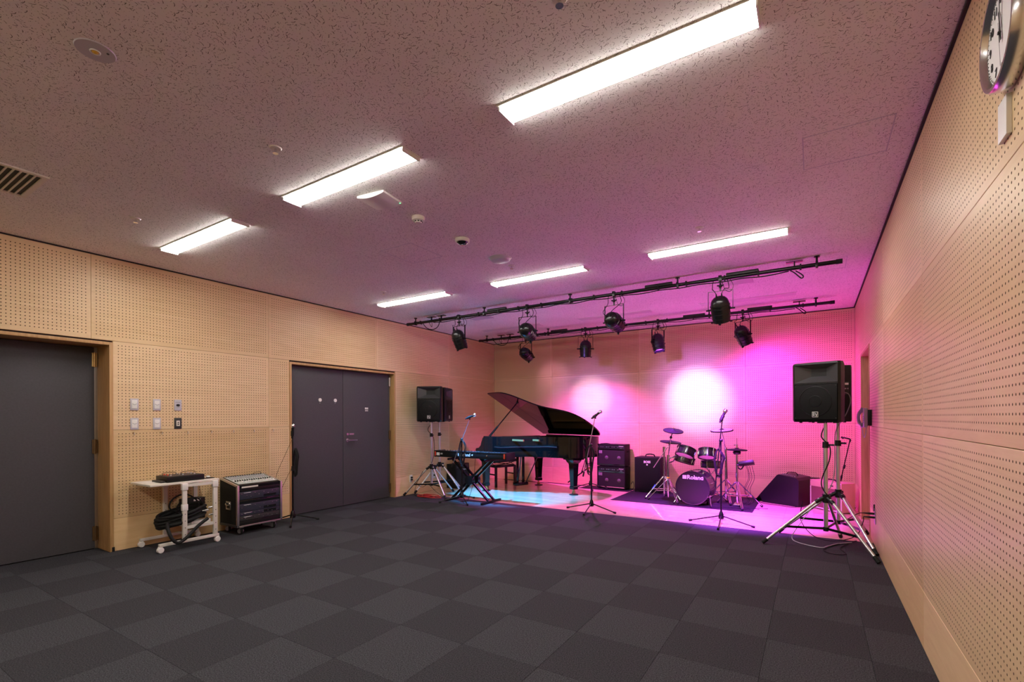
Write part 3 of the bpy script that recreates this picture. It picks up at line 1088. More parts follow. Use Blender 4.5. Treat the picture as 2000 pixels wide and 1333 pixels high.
for (bar, x, colr, watts, aim, cone, blend, core_w, core_c) in PAR_SPOTS:
    idx = seen[bar]
    seen[bar] += 1
    y = BAR_Y[bar]
    pivot = Vector((x, y, 2.515))
    t = thing('par_can', can_names[(bar, idx)], 'stage light', (x, y, BAR_Z), 0, 'par cans on the lighting bars')
    dz = pivot.z - BAR_Z
    d = (Vector(aim) - pivot).normalized()
    pan = math.atan2(d.x, -d.y) if abs(d.x) + abs(d.y) > 1e-4 else 0.0
    # yoke swings with the pan, the can tips inside it
    yk = MB()
    rz = Matrix.Rotation(pan, 4, 'Z')
    w = 0.128
    for s in (-1, 1):
        yk.box(s * w - 0.002, s * w + 0.002, -0.012, 0.012, dz - 0.012, dz + 0.205, mat=rz)
        yk.cyl(rz @ Vector((s * 0.100, 0, dz)), rz @ Vector((s * 0.150, 0, dz)), 0.010, seg=10)
    yk.box(-w, w, -0.012, 0.012, dz + 0.203, dz + 0.207, mat=rz)
    yk.build('yoke', 'black_metal', t)
    cl = MB()
    cl.box(-0.018, 0.018, -0.030, 0.030, -0.030, 0.034, 0.006)
    cl.cyl((0, 0, -0.03), (0, 0, dz + 0.20), 0.009).cyl((-0.035, 0, -0.075), (0.035, 0, -0.075), 0.008, seg=8)
    cl.sphere((0, 0, -0.082), 0.020)
    cl.build('clamp', 'black_metal', t)
    rot = (-d).to_track_quat('Z', 'Y')
    body = link('can_body', can_mesh, t)
    body.location = (0, 0, dz)
    body.rotation_mode = 'QUATERNION'
    body.rotation_quaternion = rot
    link('gel_clips', clip_mesh, body)
    lens_m = pmat('gel_lens', (0.02, 0.02, 0.02), 0.3, emit=colr, estr=2.0)
    MB().lathe([(0.0, -0.096), (0.085, -0.100)], seg=24, cap=False).build('lens', lens_m, body)
    # cables from the dome up to the bar
    top = Vector((0, 0, dz)) + rot @ Vector((0, 0, 0.150))
    cb = MB()
    for s in (-1, 1):
        st = top + rot @ Vector((s * 0.028, 0, -0.006))
        cb.cyl(st, st + rot @ Vector((0, 0, 0.03)), 0.009, 0.006, 8)
        e = st + rot @ Vector((0, 0, 0.03))
        cb.tube([e, e + Vector((s * 0.03, 0, 0.05)), Vector((s * 0.085, 0.01, -0.11)), Vector((s * 0.075, 0.0, -0.03)), Vector((s * 0.05, 0, 0.024))], 0.0042, 6)
    cb.build('lamp_cable', 'rubber', t)
    MB().tube([(0.10, 0, -0.02), (0.13, 0.02, -0.09), (0.10, 0.01, -0.15), (0.05, 0.0, -0.13), (0.02, 0, -0.04)], 0.003, 6).build('safety_wire', 'black_metal', t)
    for (nm, pw, cn) in (('par_beam', watts, cone), ('par_beam_centre', core_w, core_c)):
        if not pw:
            continue
        ld = bpy.data.lights.new(nm, 'SPOT')
        ld.color = colr if nm == 'par_beam' else (0.70, 0.52, 1.0)
        ld.energy = pw
        ld.spot_size = math.radians(cn)
        ld.spot_blend = blend
        ld.shadow_soft_size = 0.05
        lo_ = link(nm, ld, t)
        lo_.location = Vector((0, 0, dz)) + d * 0.146
        lo_.rotation_mode = 'QUATERNION'
        lo_.rotation_quaternion = d.to_track_quat('-Z', 'Y')


# ================================================================ things by the left wall
# side table on casters
t = thing('side_table', 'off-white rolling side table with cantilevered top under the switch plates', 'table', (-5.66, 2.42, 0))
B(-0.235, 0.215, -0.345, 0.295, 0.660, 0.680, 0.004).build('tabletop', 'cream', t)
for sx in (0.215, -0.215):
    B(sx - 0.016, sx + 0.016, -0.275, 0.285, 0.062, 0.090, 0.003).build('foot_bar', 'offwhite', t)
    for y in (-0.045, 0.250):
        p = B(sx - 0.014, sx + 0.014, y - 0.020, y + 0.020, 0.090, 0.645, 0.002).build('post', 'offwhite', t)
        hl = MB()
        for z in (0.14, 0.21, 0.28, 0.35, 0.42):
            hl.cyl((sx + 0.0135, y, z), (sx + 0.0150, y, z), 0.0045, seg=8)
        hl.build('adjustment_holes', 'print_black', p)['kind'] = 'stuff'
        B(sx - 0.020, sx + 0.020, y - 0.027, y + 0.027, 0.595, 0.662, 0.004).build('top_sleeve', 'white', t)
    B(sx - 0.008, sx + 0.008, -0.045, 0.250, 0.625, 0.655).build('top_rail', 'offwhite', t)
    B(sx - 0.008, sx + 0.008, -0.025, 0.230, 0.195, 0.225).build('shelf_rail', 'offwhite', t)
    for y in (-0.262, 0.270):
        c = thing_c = MB()
        c.lathe([(0.0, -0.022), (0.026, -0.020), (0.030, -0.012), (0.030, 0.012), (0.026, 0.020), (0.0, 0.022)], frame_mat((sx, y, 0.030), (0, 1, 0), (1, 0, 0)), 18)
        c.box(sx - 0.012, sx + 0.012, y - 0.020, y + 0.020, 0.040, 0.064, 0.004)
        c.build('caster', 'white', t)
B(0.198, 0.232, -0.072, -0.018, 0.385, 0.450, 0.005).build('height_clamp', 'white', t)
B(-0.205, 0.205, -0.020, 0.230, 0.205, 0.220).build('lower_shelf', 'offwhite', t)

# control console on the table
t = thing('control_console', 'black control console with wire handles on the side table', 'console', (-5.62, 2.40, 0.680))
B(-0.125, 0.135, -0.16, 0.185, 0.0, 0.058, 0.004).build('case', 'black', t)
B(-0.110, 0.120, -0.145, 0.170, 0.0575, 0.0605).build('control_panel', 'dark_grey', t)
for (y0, y1, x) in ((-0.13, -0.01, -0.05), (0.03, 0.16, -0.02)):
    MB().tube([(x, y0, 0.060), (x, y0 + 0.005, 0.085), (x, y1 - 0.005, 0.085), (x, y1, 0.060)], 0.004, 7, 3).build('wire_handle', 'bronze', t)
rd = random.Random(2)
for k in range(9):
    x, y = -0.08 + (k % 3) * 0.07, -0.10 + (k // 3) * 0.11
    MB().cyl((x, y, 0.060), (x, y, 0.072), 0.009, 0.007, 10).build('knob', 'red' if k in (0, 1) else ('grey' if k % 2 else 'steel'), t)
B(-0.10, 0.10, -0.205, -0.163, 0.0, 0.020, 0.004).build('power_supply', 'dark_grey', t)
t = thing('small_mouse', 'small white pebble-shaped device on black strip at table corner', 'mouse', (-5.54, 2.645, 0.680))
B(-0.035, 0.03, -0.035, 0.055, 0.0, 0.008, 0.002).build('base_strip', 'black', t)
MB().sphere((0, 0.0, 0.018), 0.022, sz=0.5).build('body', 'white', t)
t = thing('paper_sheet', 'loose white paper lying on the side table', 'paper', (-5.72, 2.165, 0.6802))
B(-0.09, 0.09, -0.05, 0.05, 0.0, 0.0012).build('sheet', 'white', t)

# bundle of thick multicore cable hung over the shelf
t = thing('cable_coil', 'thick black multicore cable coiled on the table shelf', 'cable', (-5.62, 2.45, 0.0))
rd = random.Random(11)
cm = MB()
for k in range(7):
    rx, ry = 0.145 + rd.uniform(-0.02, 0.03), 0.215 + rd.uniform(-0.03, 0.02)
    z = 0.262 + k * 0.016
    ph = rd.uniform(0, 1)
    pts = []
    for i in range(14):
        a = 2 * PI * i / 14 + ph
        pts.append((rx * math.cos(a), -0.03 + ry * math.sin(a), z + 0.045 * math.sin(a) + rd.uniform(-0.006, 0.006)))
    cm.tube(pts, 0.0145, 8, 3, True)
cm.build('coil', 'rubber', t)
MB().tube([(0.10, -0.20, 0.27), (0.205, -0.235, 0.22), (0.245, -0.215, 0.13), (0.245, -0.16, 0.085), (0.25, -0.08, 0.13), (0.245, 0.02, 0.22), (0.235, 0.12, 0.28)], 0.016, 8).build('loose_end', 'rubber', t)
MB().tube([(-0.05, 0.0, 0.30), (-0.02, -0.13, 0.40), (0.0, -0.10, 0.50), (0.02, 0.0, 0.53), (0.03, 0.10, 0.46), (0.02, 0.15, 0.34)], 0.008, 7).build('upper_loop', 'rubber', t)
MB().tube([(-0.02, 0.05, 0.30), (0.02, -0.08, 0.38), (0.04, -0.03, 0.47), (0.06, 0.10, 0.48), (0.06, 0.18, 0.36)], 0.007, 7).build('upper_loop', 'rubber', t)
for k, p in enumerate(((0.12, 0.12, 0.345), (0.15, 0.17, 0.30), (0.08, 0.20, 0.365))):
    MB().cyl(p, (p[0] + 0.03, p[1] + 0.05, p[2] + 0.01), 0.011, seg=10).build('connector', 'chrome', t)
t = thing('power_strip', 'white power strip lying on the table shelf', 'power strip', (-5.55, 2.57, 0.2205))
B(-0.02, 0.035, -0.10, 0.09, 0.0, 0.028, 0.003).build('strip_body', 'white', t)
t = thing('equipment_bag', 'black soft case standing on the shelf behind the table', 'bag', (-5.80, 2.62, 0.2205))
B(-0.045, 0.045, -0.13, 0.10, 0.0, 0.235, 0.012).build('case_body', 'black', t)
B(0.0455, 0.048, -0.02, 0.05, 0.20, 0.22).build('name_tag', 'white', t)

# rolling rack case with the mixing desk
t = thing('rack_case', 'black rolling rack case with aluminium edges beside side table', 'rack case', (-5.685, 3.20, 0))
rx0, rx1, ry0, ry1, rz0 = -0.185, 0.185, -0.265, 0.268, 0.095
zf, zb = 0.560, 0.632
prof = [(rx0, rz0), (rx1, rz0), (rx1, zf), (rx0, zb)]
side = MB()
for (y0, y1) in ((ry0, ry0 + 0.012), (ry1 - 0.012, ry1)):
    vs = [(x, y0, z) for x, z in prof] + [(x, y1, z) for x, z in prof]
    side.poly(vs, [(3, 2, 1, 0), (4, 5, 6, 7)] + [(i, (i + 1) % 4, 4 + (i + 1) % 4, 4 + i) for i in range(4)])
side.box(rx0, rx0 + 0.012, ry0 + 0.012, ry1 - 0.012, rz0, zb - 0.03).box(rx0 + 0.012, rx1 - 0.002, ry0 + 0.012, ry1 - 0.012, rz0, rz0 + 0.012)
side.build('case_body', 'tolex', t)
for y in (ry0, ry1):
    s = -1 if y == ry0 else 1
    a, b = (y - 0.004, y + 0.020) if s < 0 else (y - 0.020, y + 0.004)
    ed = MB()
    ed.box(rx1 - 0.020, rx1 + 0.005, a, b, rz0 - 0.004, zf + 0.004, 0.002)
    ed.build('edge_trim', 'alu', t)
    vs = []
    for (x, z) in ((rx1 + 0.004, zf + 0.004), (rx0, zb + 0.004), (rx0, zb - 0.016), (rx1 + 0.004, zf - 0.016)):
        vs.append((x, z))
    m2 = MB()
    m2.poly([(x, a, z) for x, z in vs] + [(x, b, z) for x, z in vs], [(0, 1, 2, 3), (7, 6, 5, 4)] + [(i, 4 + i, 4 + (i + 1) % 4, (i + 1) % 4) for i in range(4)])
    m2.build('edge_trim', 'alu', t)
B(rx1 - 0.020, rx1 + 0.005, ry0, ry1, rz0 - 0.006, rz0 + 0.012, 0.002).build('edge_trim', 'alu', t)
B(rx0, rx1, ry0 - 0.005, ry0 + 0.010, rz0 - 0.006, rz0 + 0.022, 0.002).build('edge_trim', 'dark_grey', t)
hn = MB()
hn.box(-0.05, 0.05, ry0 - 0.006, ry0, 0.28, 0.375, 0.003)
hd_ = hn.build('handle_dish', 'alu', t)
B(-0.032, 0.032, ry0 - 0.0075, ry0 - 0.005, 0.298, 0.355).build('handle_recess', 'print_black', hd_)
MB().tube([(-0.034, ry0 - 0.008, 0.362), (-0.034, ry0 - 0.016, 0.335), (0.034, ry0 - 0.016, 0.335), (0.034, ry0 - 0.008, 0.362)], 0.006, 7, 2).build('handle_bar', 'chrome', hd_)
# rack units, from the top: blank, deck with tray, player, double deck, power unit, blank
u0, u1 = ry0 + 0.022, ry1 - 0.022
xr = rx1 - 0.006
units = [(0.492, 0.530, 'blank_panel', 'black'), (0.398, 0.488, 'disc_player', 'screen_blue'), (0.352, 0.395, 'wood_reflecting_panel', 'glass'),
         (0.260, 0.349, 'tape_deck', 'screen_blue'), (0.215, 0.257, 'lower_deck', 'screen_blue'), (0.158, 0.212, 'power_unit', 'dark_grey'), (0.108, 0.154, 'blank_panel', 'black')]
for (z0, z1, nm, mt) in units:
    ublk = B(xr - 0.10, xr, u0, u1, z0, z1, 0.002).build(nm.replace('wood_reflecting', 'gloss'), mt, t)
    if nm in ('disc_player', 'tape_deck', 'lower_deck', 'power_unit'):
        rd = random.Random(len(nm))
        bt = MB()
        for k in range(9):
            y = u0 + 0.03 + k * 0.052 + rd.uniform(-0.01, 0.01)
            z = z0 + (z1 - z0) * rd.choice((0.3, 0.5, 0.75))
            bt.box(xr, xr + 0.004, y - rd.uniform(0.003, 0.010), y + 0.006, z - 0.003, z + 0.003)
        bt.build('controls', 'steel', ublk)['kind'] = 'stuff'
        B(xr, xr + 0.0015, u0 + 0.055, u0 + 0.135, z1 - 0.016, z1 - 0.012).build('legend', 'print', ublk)
        if nm != 'power_unit':
            B(xr, xr + 0.003, u1 - 0.20, u1 - 0.05, z0 + 0.01, z0 + 0.035).build('tray', 'glass', ublk)
    for y in (u0 + 0.006, u1 - 0.006):
        MB().cyl((xr, y, (z0 + z1) / 2), (xr + 0.004, y, (z0 + z1) / 2), 0.004, seg=8).build('rack_screw', 'chrome', ublk)
B(xr - 0.002, xr + 0.003, u0 + 0.03, u0 + 0.22, 0.531, 0.549).build('label_strip', 'cream', t)
for (x, y) in ((0.13, -0.20), (0.13, 0.19), (-0.13, -0.20), (-0.13, 0.19)):
    c = MB()
    c.lathe([(0.0, -0.014), (0.036, -0.014), (0.040, -0.008), (0.040, 0.008), (0.036, 0.014), (0.0, 0.014)], frame_mat((x, y, 0.040), (1, 0, 0), (0.5, -1, 0)), 20)
    w = c.build('caster', 'rubber', t)
    f = MB()
    f.cyl((x - 0.009, y + 0.018, 0.04), (x + 0.009, y - 0.018, 0.04), 0.027, seg=18)
    f.build('wheel_disc', 'alu', w)
    B(x - 0.025, x + 0.025, y - 0.022, y + 0.022, 0.074, 0.089, 0.003).build('caster_fork', 'alu', w)

sl_ang = math.atan2(zb - zf, rx1 - rx0)
t = thing('mixing_console', 'audio mixer with rows of white faders on top of rack case', 'mixer', (-5.685, 3.20, (zf + zb) / 2))
t.rotation_euler = (0, sl_ang, 0)
L2 = (rx1 - rx0) / 2 / math.cos(sl_ang)
B(-L2 + 0.004, L2 - 0.002, ry0 + 0.024, ry1 - 0.024, -0.030, 0.006, 0.004).build('chassis', 'black', t)
B(-L2 + 0.02, L2 - 0.045, ry0 + 0.035, ry1 - 0.035, 0.004, 0.0085).build('panel_face', 'mixer_face', t)
cap_b = B(-0.010, 0.010, -0.006, 0.006, 0.0, 0.016, 0.002).mesh('fader_cap', 'fader_white')
cap_k = B(-0.008, 0.008, -0.006, 0.006, 0.0, 0.014, 0.002).mesh('fader_cap', 'black')
for k in range(16):
    y = ry0 + 0.055 + k * 0.0275
    o = link('fader_cap', cap_b, t)
    o.location = (L2 - 0.075 - (k % 3) * 0.012, y, 0.0085)
    o = link('mute_button', cap_k, t)
    o.location = (L2 - 0.150, y, 0.0085)
kn = MB()
for k in range(16):
    for q in range(5):
        kn.cyl((-L2 + 0.05 + q * 0.028, ry0 + 0.055 + k * 0.0275, 0.008), (-L2 + 0.05 + q * 0.028, ry0 + 0.055 + k * 0.0275, 0.020), 0.0065, 0.005, 7)
kn.build('knob_field', 'grey', t)['kind'] = 'stuff'
jk = MB()
for k in range(16):
    jk.cyl((-L2 + 0.024, ry0 + 0.055 + k * 0.0275, 0.004), (-L2 + 0.024, ry0 + 0.055 + k * 0.0275, 0.016), 0.009, seg=8)
jk.build('input_jacks', 'black', t)['kind'] = 'stuff'
MB().tube([(-L2 + 0.03, 0.10, 0.010), (-L2 + 0.035, 0.12, 0.035), (-L2 + 0.035, 0.19, 0.040), (-L2 + 0.03, 0.21, 0.010)], 0.004, 6).build('patch_lead', 'bronze', t)


# ================================================================ microphone stands
def tripod_feet(parent, r, ang0, hub_z=0.10, tilt=0.02, mat='black_metal', tip='rubber', angs=None):
    for k in range(3):
        a = ang0 + k * 2 * PI / 3 if angs is None else angs[k]
        d = Vector((math.cos(a), math.sin(a), 0))
        p0, p1 = Vector((0, 0, hub_z)) + d * 0.02, d * r + Vector((0, 0, 0.014))
        lg = MB().cyl(p0, p1, 0.0085, 0.0075, 10).build('leg', mat, parent)
        MB().cyl(p1 - d * 0.03 + Vector((0, 0, 0.006)), p1 + d * 0.008, 0.0125, 0.0135, 10).build('foot_tip', tip, lg)
    MB().lathe([(0.030, hub_z - 0.035), (0.034, hub_z - 0.02), (0.026, hub_z + 0.025), (0.016, hub_z + 0.055), (0.0, hub_z + 0.055)], seg=16).build('hub', mat, parent)


def mic_stand(label, x, y, foot_angs, r, top_z, boom=None, cable=True, seed=0, group='microphone stands'):
    t = thing('microphone_stand', label, 'microphone stand', (x, y, 0), 0, group)
    tripod_feet(t, r, 0, angs=foot_angs)
    MB().cyl((0, 0, 0.10), (0, 0, top_z * 0.62), 0.0115, seg=12).build('lower_tube', 'black_metal', t)
    MB().cyl((0, 0, top_z * 0.60), (0, 0, top_z * 0.60 + 0.06), 0.0165, 0.014, 12).build('clutch', 'black', t)
    MB().cyl((0, 0, top_z * 0.60), (0, 0, top_z), 0.0080, seg=12).build('upper_tube', 'black_metal', t)
    if boom:
        a, b = Vector(boom[0]), Vector(boom[1])
        MB().cyl(a, b, 0.0068, seg=10).build('boom_arm', 'steel' if seed % 2 else 'black_metal', t)
        MB().sphere((0, 0, top_z), 0.022).build('boom_joint', 'black', t)
        d = (b - a).normalized()
        MB().cyl(a, a + d * 0.07, 0.012, seg=10).build('counterweight', 'black', t)
    return t


def microphone(label, p, d, mat_body='black', grille='chrome'):
    """handheld vocal microphone; p = clip point, d = pointing direction"""
    d = Vector(d).normalized()
    m = frame_mat((0, 0, 0), d.orthogonal(), d)
    t = thing('microphone', label, 'microphone', p, 0, 'vocal microphones')
    MB().lathe([(0.0, -0.075), (0.011, -0.075), (0.012, -0.06), (0.017, 0.055), (0.019, 0.062), (0.0, 0.062)], m, 16).build('handle', mat_body, t)
    MB().lathe([(0.0, 0.112), (0.014, 0.109), (0.023, 0.098), (0.0255, 0.085), (0.024, 0.074), (0.019, 0.061), (0.0, 0.061)], m, 18).build('grille_head', grille, t)
    MB().lathe([(0.0258, 0.081), (0.0258, 0.087)], m, 18, cap=False).build('grille_band', 'steel', t)
    cl = MB()
    cl.lathe([(0.017, -0.045), (0.019, -0.045), (0.021, 0.02), (0.019, 0.02)], m, 14)
    cl.cyl((0, 0, -0.045), (0, 0, -0.008), 0.010)
    cl.build('clip', 'black', t)
    return t


def hung_coil(label, loc, w, z0, z1, turns, seed, group='microphone cables'):
    """mic cable gathered in long hanging loops"""
    t = thing('microphone_cable', label, 'cable', loc, 0, group)
    rd = random.Random(seed)
    cm = MB()
    for k in range(turns):
        ww = w * rd.uniform(0.6, 1.0)
        a0, yb = z0 + rd.uniform(0, 0.07), rd.uniform(-0.02, 0.02)
        cm.tube([(0.0, yb, z1 - rd.uniform(0, 0.02)), (ww, yb, z1 - 0.10), (ww * 0.8, yb, (a0 + z1) / 2), (ww * 0.4, yb, a0 + 0.02), (0, yb, a0),
                 (-ww * 0.4, yb, a0 + 0.03), (-ww * 0.7, yb, (a0 + z1) / 2), (-ww * 0.6, yb, z1 - 0.10)], 0.0042, 6, 4, True)
    cm.build('loops', 'rubber', t)
    return t


def dirs(c, pts):
    return [math.atan2(p[1] - c[1], p[0] - c[0]) for p in pts]


# stand beside the rack case
c = (-5.60, 3.68)
mic_stand('straight black microphone stand standing between rack case and double door', c[0], c[1], [math.radians(68), math.radians(-38), math.radians(188)], 0.31, 1.10)
microphone('silver-headed microphone upright beside the double door', (c[0], c[1], 1.145), (0.06, 0.04, 1))
hung_coil('black cable looped on the stand beside the double door', (c[0] + 0.015, c[1] + 0.03, 0), 0.055, 0.58, 0.95, 5, 4)
t = thing('thin_cord', 'thin brown cord running from the stand down behind the rack case', 'cord', (0, 0, 0))
MB().tube([(c[0], c[1] - 0.01, 1.05), (c[0] - 0.06, c[1] - 0.07, 0.85), (c[0] - 0.12, c[1] - 0.14, 0.62), (c[0] - 0.14, c[1] - 0.17, 0.40), (c[0] - 0.14, c[1] - 0.17, 0.01)], 0.0028, 6).build('strand', 'bronze', t)
MB().tube([(c[0], c[1] - 0.01, 0.70), (c[0] - 0.05, c[1] - 0.06, 0.55), (c[0] - 0.11, c[1] - 0.14, 0.30), (c[0] - 0.12, c[1] - 0.15, 0.01)], 0.0028, 6).build('strand', 'bronze', t)

# stand in front of the stage keyboard
c = (-4.689, 5.982)
fa = dirs(c, [(-4.93, 5.72), (-4.34, 5.70), (-4.72, 6.35)])
mic_stand('boom microphone stand in front of the stage piano', c[0], c[1], fa, 0.36, 0.985, ((-0.17, -0.045, 0.545), (0.125, 0.035, 1.30)), seed=1)
microphone('blue-lit microphone on the boom stand by the stage piano', (c[0] + 0.130, c[1] + 0.036, 1.335), (0.86, 0.42, 0.40), grille='chrome')
hung_coil('black cable hung over the boom by the stage piano', (c[0] + 0.02, c[1] - 0.02, 0), 0.085, 0.56, 0.985, 5, 9)

# stand before the piano tail
c = (-2.664, 6.353)
fa = dirs(c, [(-2.95, 6.34), (-2.27, 6.30), (-2.60, 5.78)])
mic_stand('boom microphone stand at the carpet edge before the piano tail', c[0], c[1], fa, 0.37, 0.93, ((-0.115, -0.03, 0.48), (0.048, 0.024, 1.325)), seed=3)
microphone('dark microphone on the boom stand before the piano tail', (c[0] + 0.055, c[1] + 0.026, 1.348), (0.62, 0.40, 0.55), grille='steel')
hung_coil('black cable loops hanging on the stand before the piano tail', (c[0] - 0.02, c[1] - 0.02, 0), 0.085, 0.50, 0.93, 7, 21)

# stand before the drum kit
c = (-0.966, 6.375)
fa = dirs(c, [(-1.29, 6.35), (-0.57, 6.33), (-0.93, 5.76)])
mic_stand('boom microphone stand at the carpet edge before the drum kit', c[0], c[1], fa, 0.37, 1.03, ((-0.06, -0.05, 0.46), (0.016, 0.006, 1.29)), seed=2)
microphone('bright silver microphone on the boom stand before the drum kit', (c[0] + 0.018, c[1] + 0.006, 1.318), (0.35, 0.25, 0.85), grille='chrome')
hung_coil('black cable loops hanging on the stand before the drum kit', (c[0] - 0.03, c[1] - 0.01, 0), 0.075, 0.55, 0.93, 8, 33)

# folded stand behind the piano tail
c = (-3.50, 8.30)
t = mic_stand('folded black stand leaning behind the piano tail with orange tape', c[0], c[1], [math.radians(165), math.radians(20), math.radians(-60)], 0.30, 0.90, ((-0.16, -0.05, 0.28), (0.03, 0.02, 0.98)), seed=4)
MB().cyl((-0.055, -0.02, 0.355), (-0.015, -0.01, 0.395), 0.019, seg=10).build('tape_band', 'orange_tape', t)
MB().cyl((-0.42, -0.08, 0.10), (-0.02, 0, 0.40), 0.012, seg=10).build('folded_leg', 'black_metal', t)
hung_coil('grey cable loops on the folded stand behind the piano', (c[0] - 0.03, c[1] - 0.03, 0), 0.09, 0.42, 0.86, 6, 41)

# boom stand behind the cream amplifier
c = (0.335, 8.46)
t = mic_stand('slim black boom stand behind the cream guitar amplifier', c[0], c[1], [math.radians(100), math.radians(215), math.radians(-30)], 0.18, 0.43, ((0.0, -0.01, 0.40), (0.105, -0.04, 0.96)), seed=6)
MB().tube([(0.105, -0.04, 0.95), (0.112, -0.042, 0.985), (0.09, -0.045, 1.0), (0.03, -0.05, 1.015)], 0.011, 8).build('gooseneck', 'black', t)
MB().cyl((0.035, -0.05, 1.005), (0.002, -0.05, 1.022), 0.017, 0.012, 10).build('empty_clip', 'black', t)
MB().cyl((0.035, -0.02, 0.565), (0.046, -0.025, 0.62), 0.015, seg=10).build('boom_clutch', 'black', t)


# ================================================================ loudspeakers on tripods
def speaker_stand(label, c, feet, hub=0.49, top=1.252, brace_z=0.195):
    t = thing('speaker_stand', label, 'speaker stand', (c[0], c[1], 0), 0, 'tripod speaker stands')
    MB().cyl((0, 0, brace_z - 0.02), (0, 0, 1.04), 0.0195, seg=18).build('pole', 'alu', t)
    MB().cyl((0, 0, 1.00), (0, 0, top), 0.0165, seg=18).build('upper_pole', 'alu', t)
    cl = MB()
    cl.cyl((0, 0, 1.005), (0, 0, 1.065), 0.029, 0.026, 16).cyl((0, 0, 1.035), (0.07, -0.03, 1.035), 0.009, seg=8)
    cl.build('height_collar', 'black', t)
    hb = MB()
    hb.cyl((0, 0, hub - 0.035), (0, 0, hub + 0.05), 0.031, seg=16)
    hb.cyl((0, 0, hub + 0.02), (0.035, 0.07, hub + 0.015), 0.013, 0.017, 10)
    hb.build('tripod_hub', 'black', t)
    br = MB().cyl((0, 0, brace_z - 0.025), (0, 0, brace_z + 0.015), 0.024, seg=14).build('brace_hub', 'black', t)
    for f in feet:
        d = Vector((f[0] - c[0], f[1] - c[1], 0))
        u = d.normalized()
        p0 = u * 0.055 + Vector((0, 0, hub))
        p1 = d + Vector((0, 0, 0.022))
        lg = MB().cyl(p0, p1, 0.0150, seg=14).build('leg', 'alu', t)
        ax = (p1 - p0).normalized()
        MB().cyl(p1 - ax * 0.05, p1 + ax * 0.012, 0.0185, 0.0195, 14).build('rubber_foot', 'rubber', lg)
        MB().cyl(u * 0.02 + Vector((0, 0, hub + 0.012)), p0 + ax * 0.05, 0.021, seg=12).build('leg_socket', 'black', lg)
        f_ = (hub - brace_z) / (hub - 0.022)
        q = p0.lerp(p1, min(0.95, max(0.1, f_)))
        n = Vector((-u.y, u.x, 0))
        bb = MB()
        bb.poly([tuple(Vector((0, 0, brace_z + s * 0.012)) + n * w + u * 0.015) for s in (-1, 1) for w in (-0.003, 0.003)] +
                [tuple(q + Vector((0, 0, s * 0.012)) + n * w) for s in (-1, 1) for w in (-0.003, 0.003)],
                [(0, 1, 3, 2), (4, 6, 7, 5), (0, 4, 5, 1), (2, 3, 7, 6), (0, 2, 6, 4), (1, 5, 7, 3)])
        bb.build('brace', 'black_metal', br)
    return t


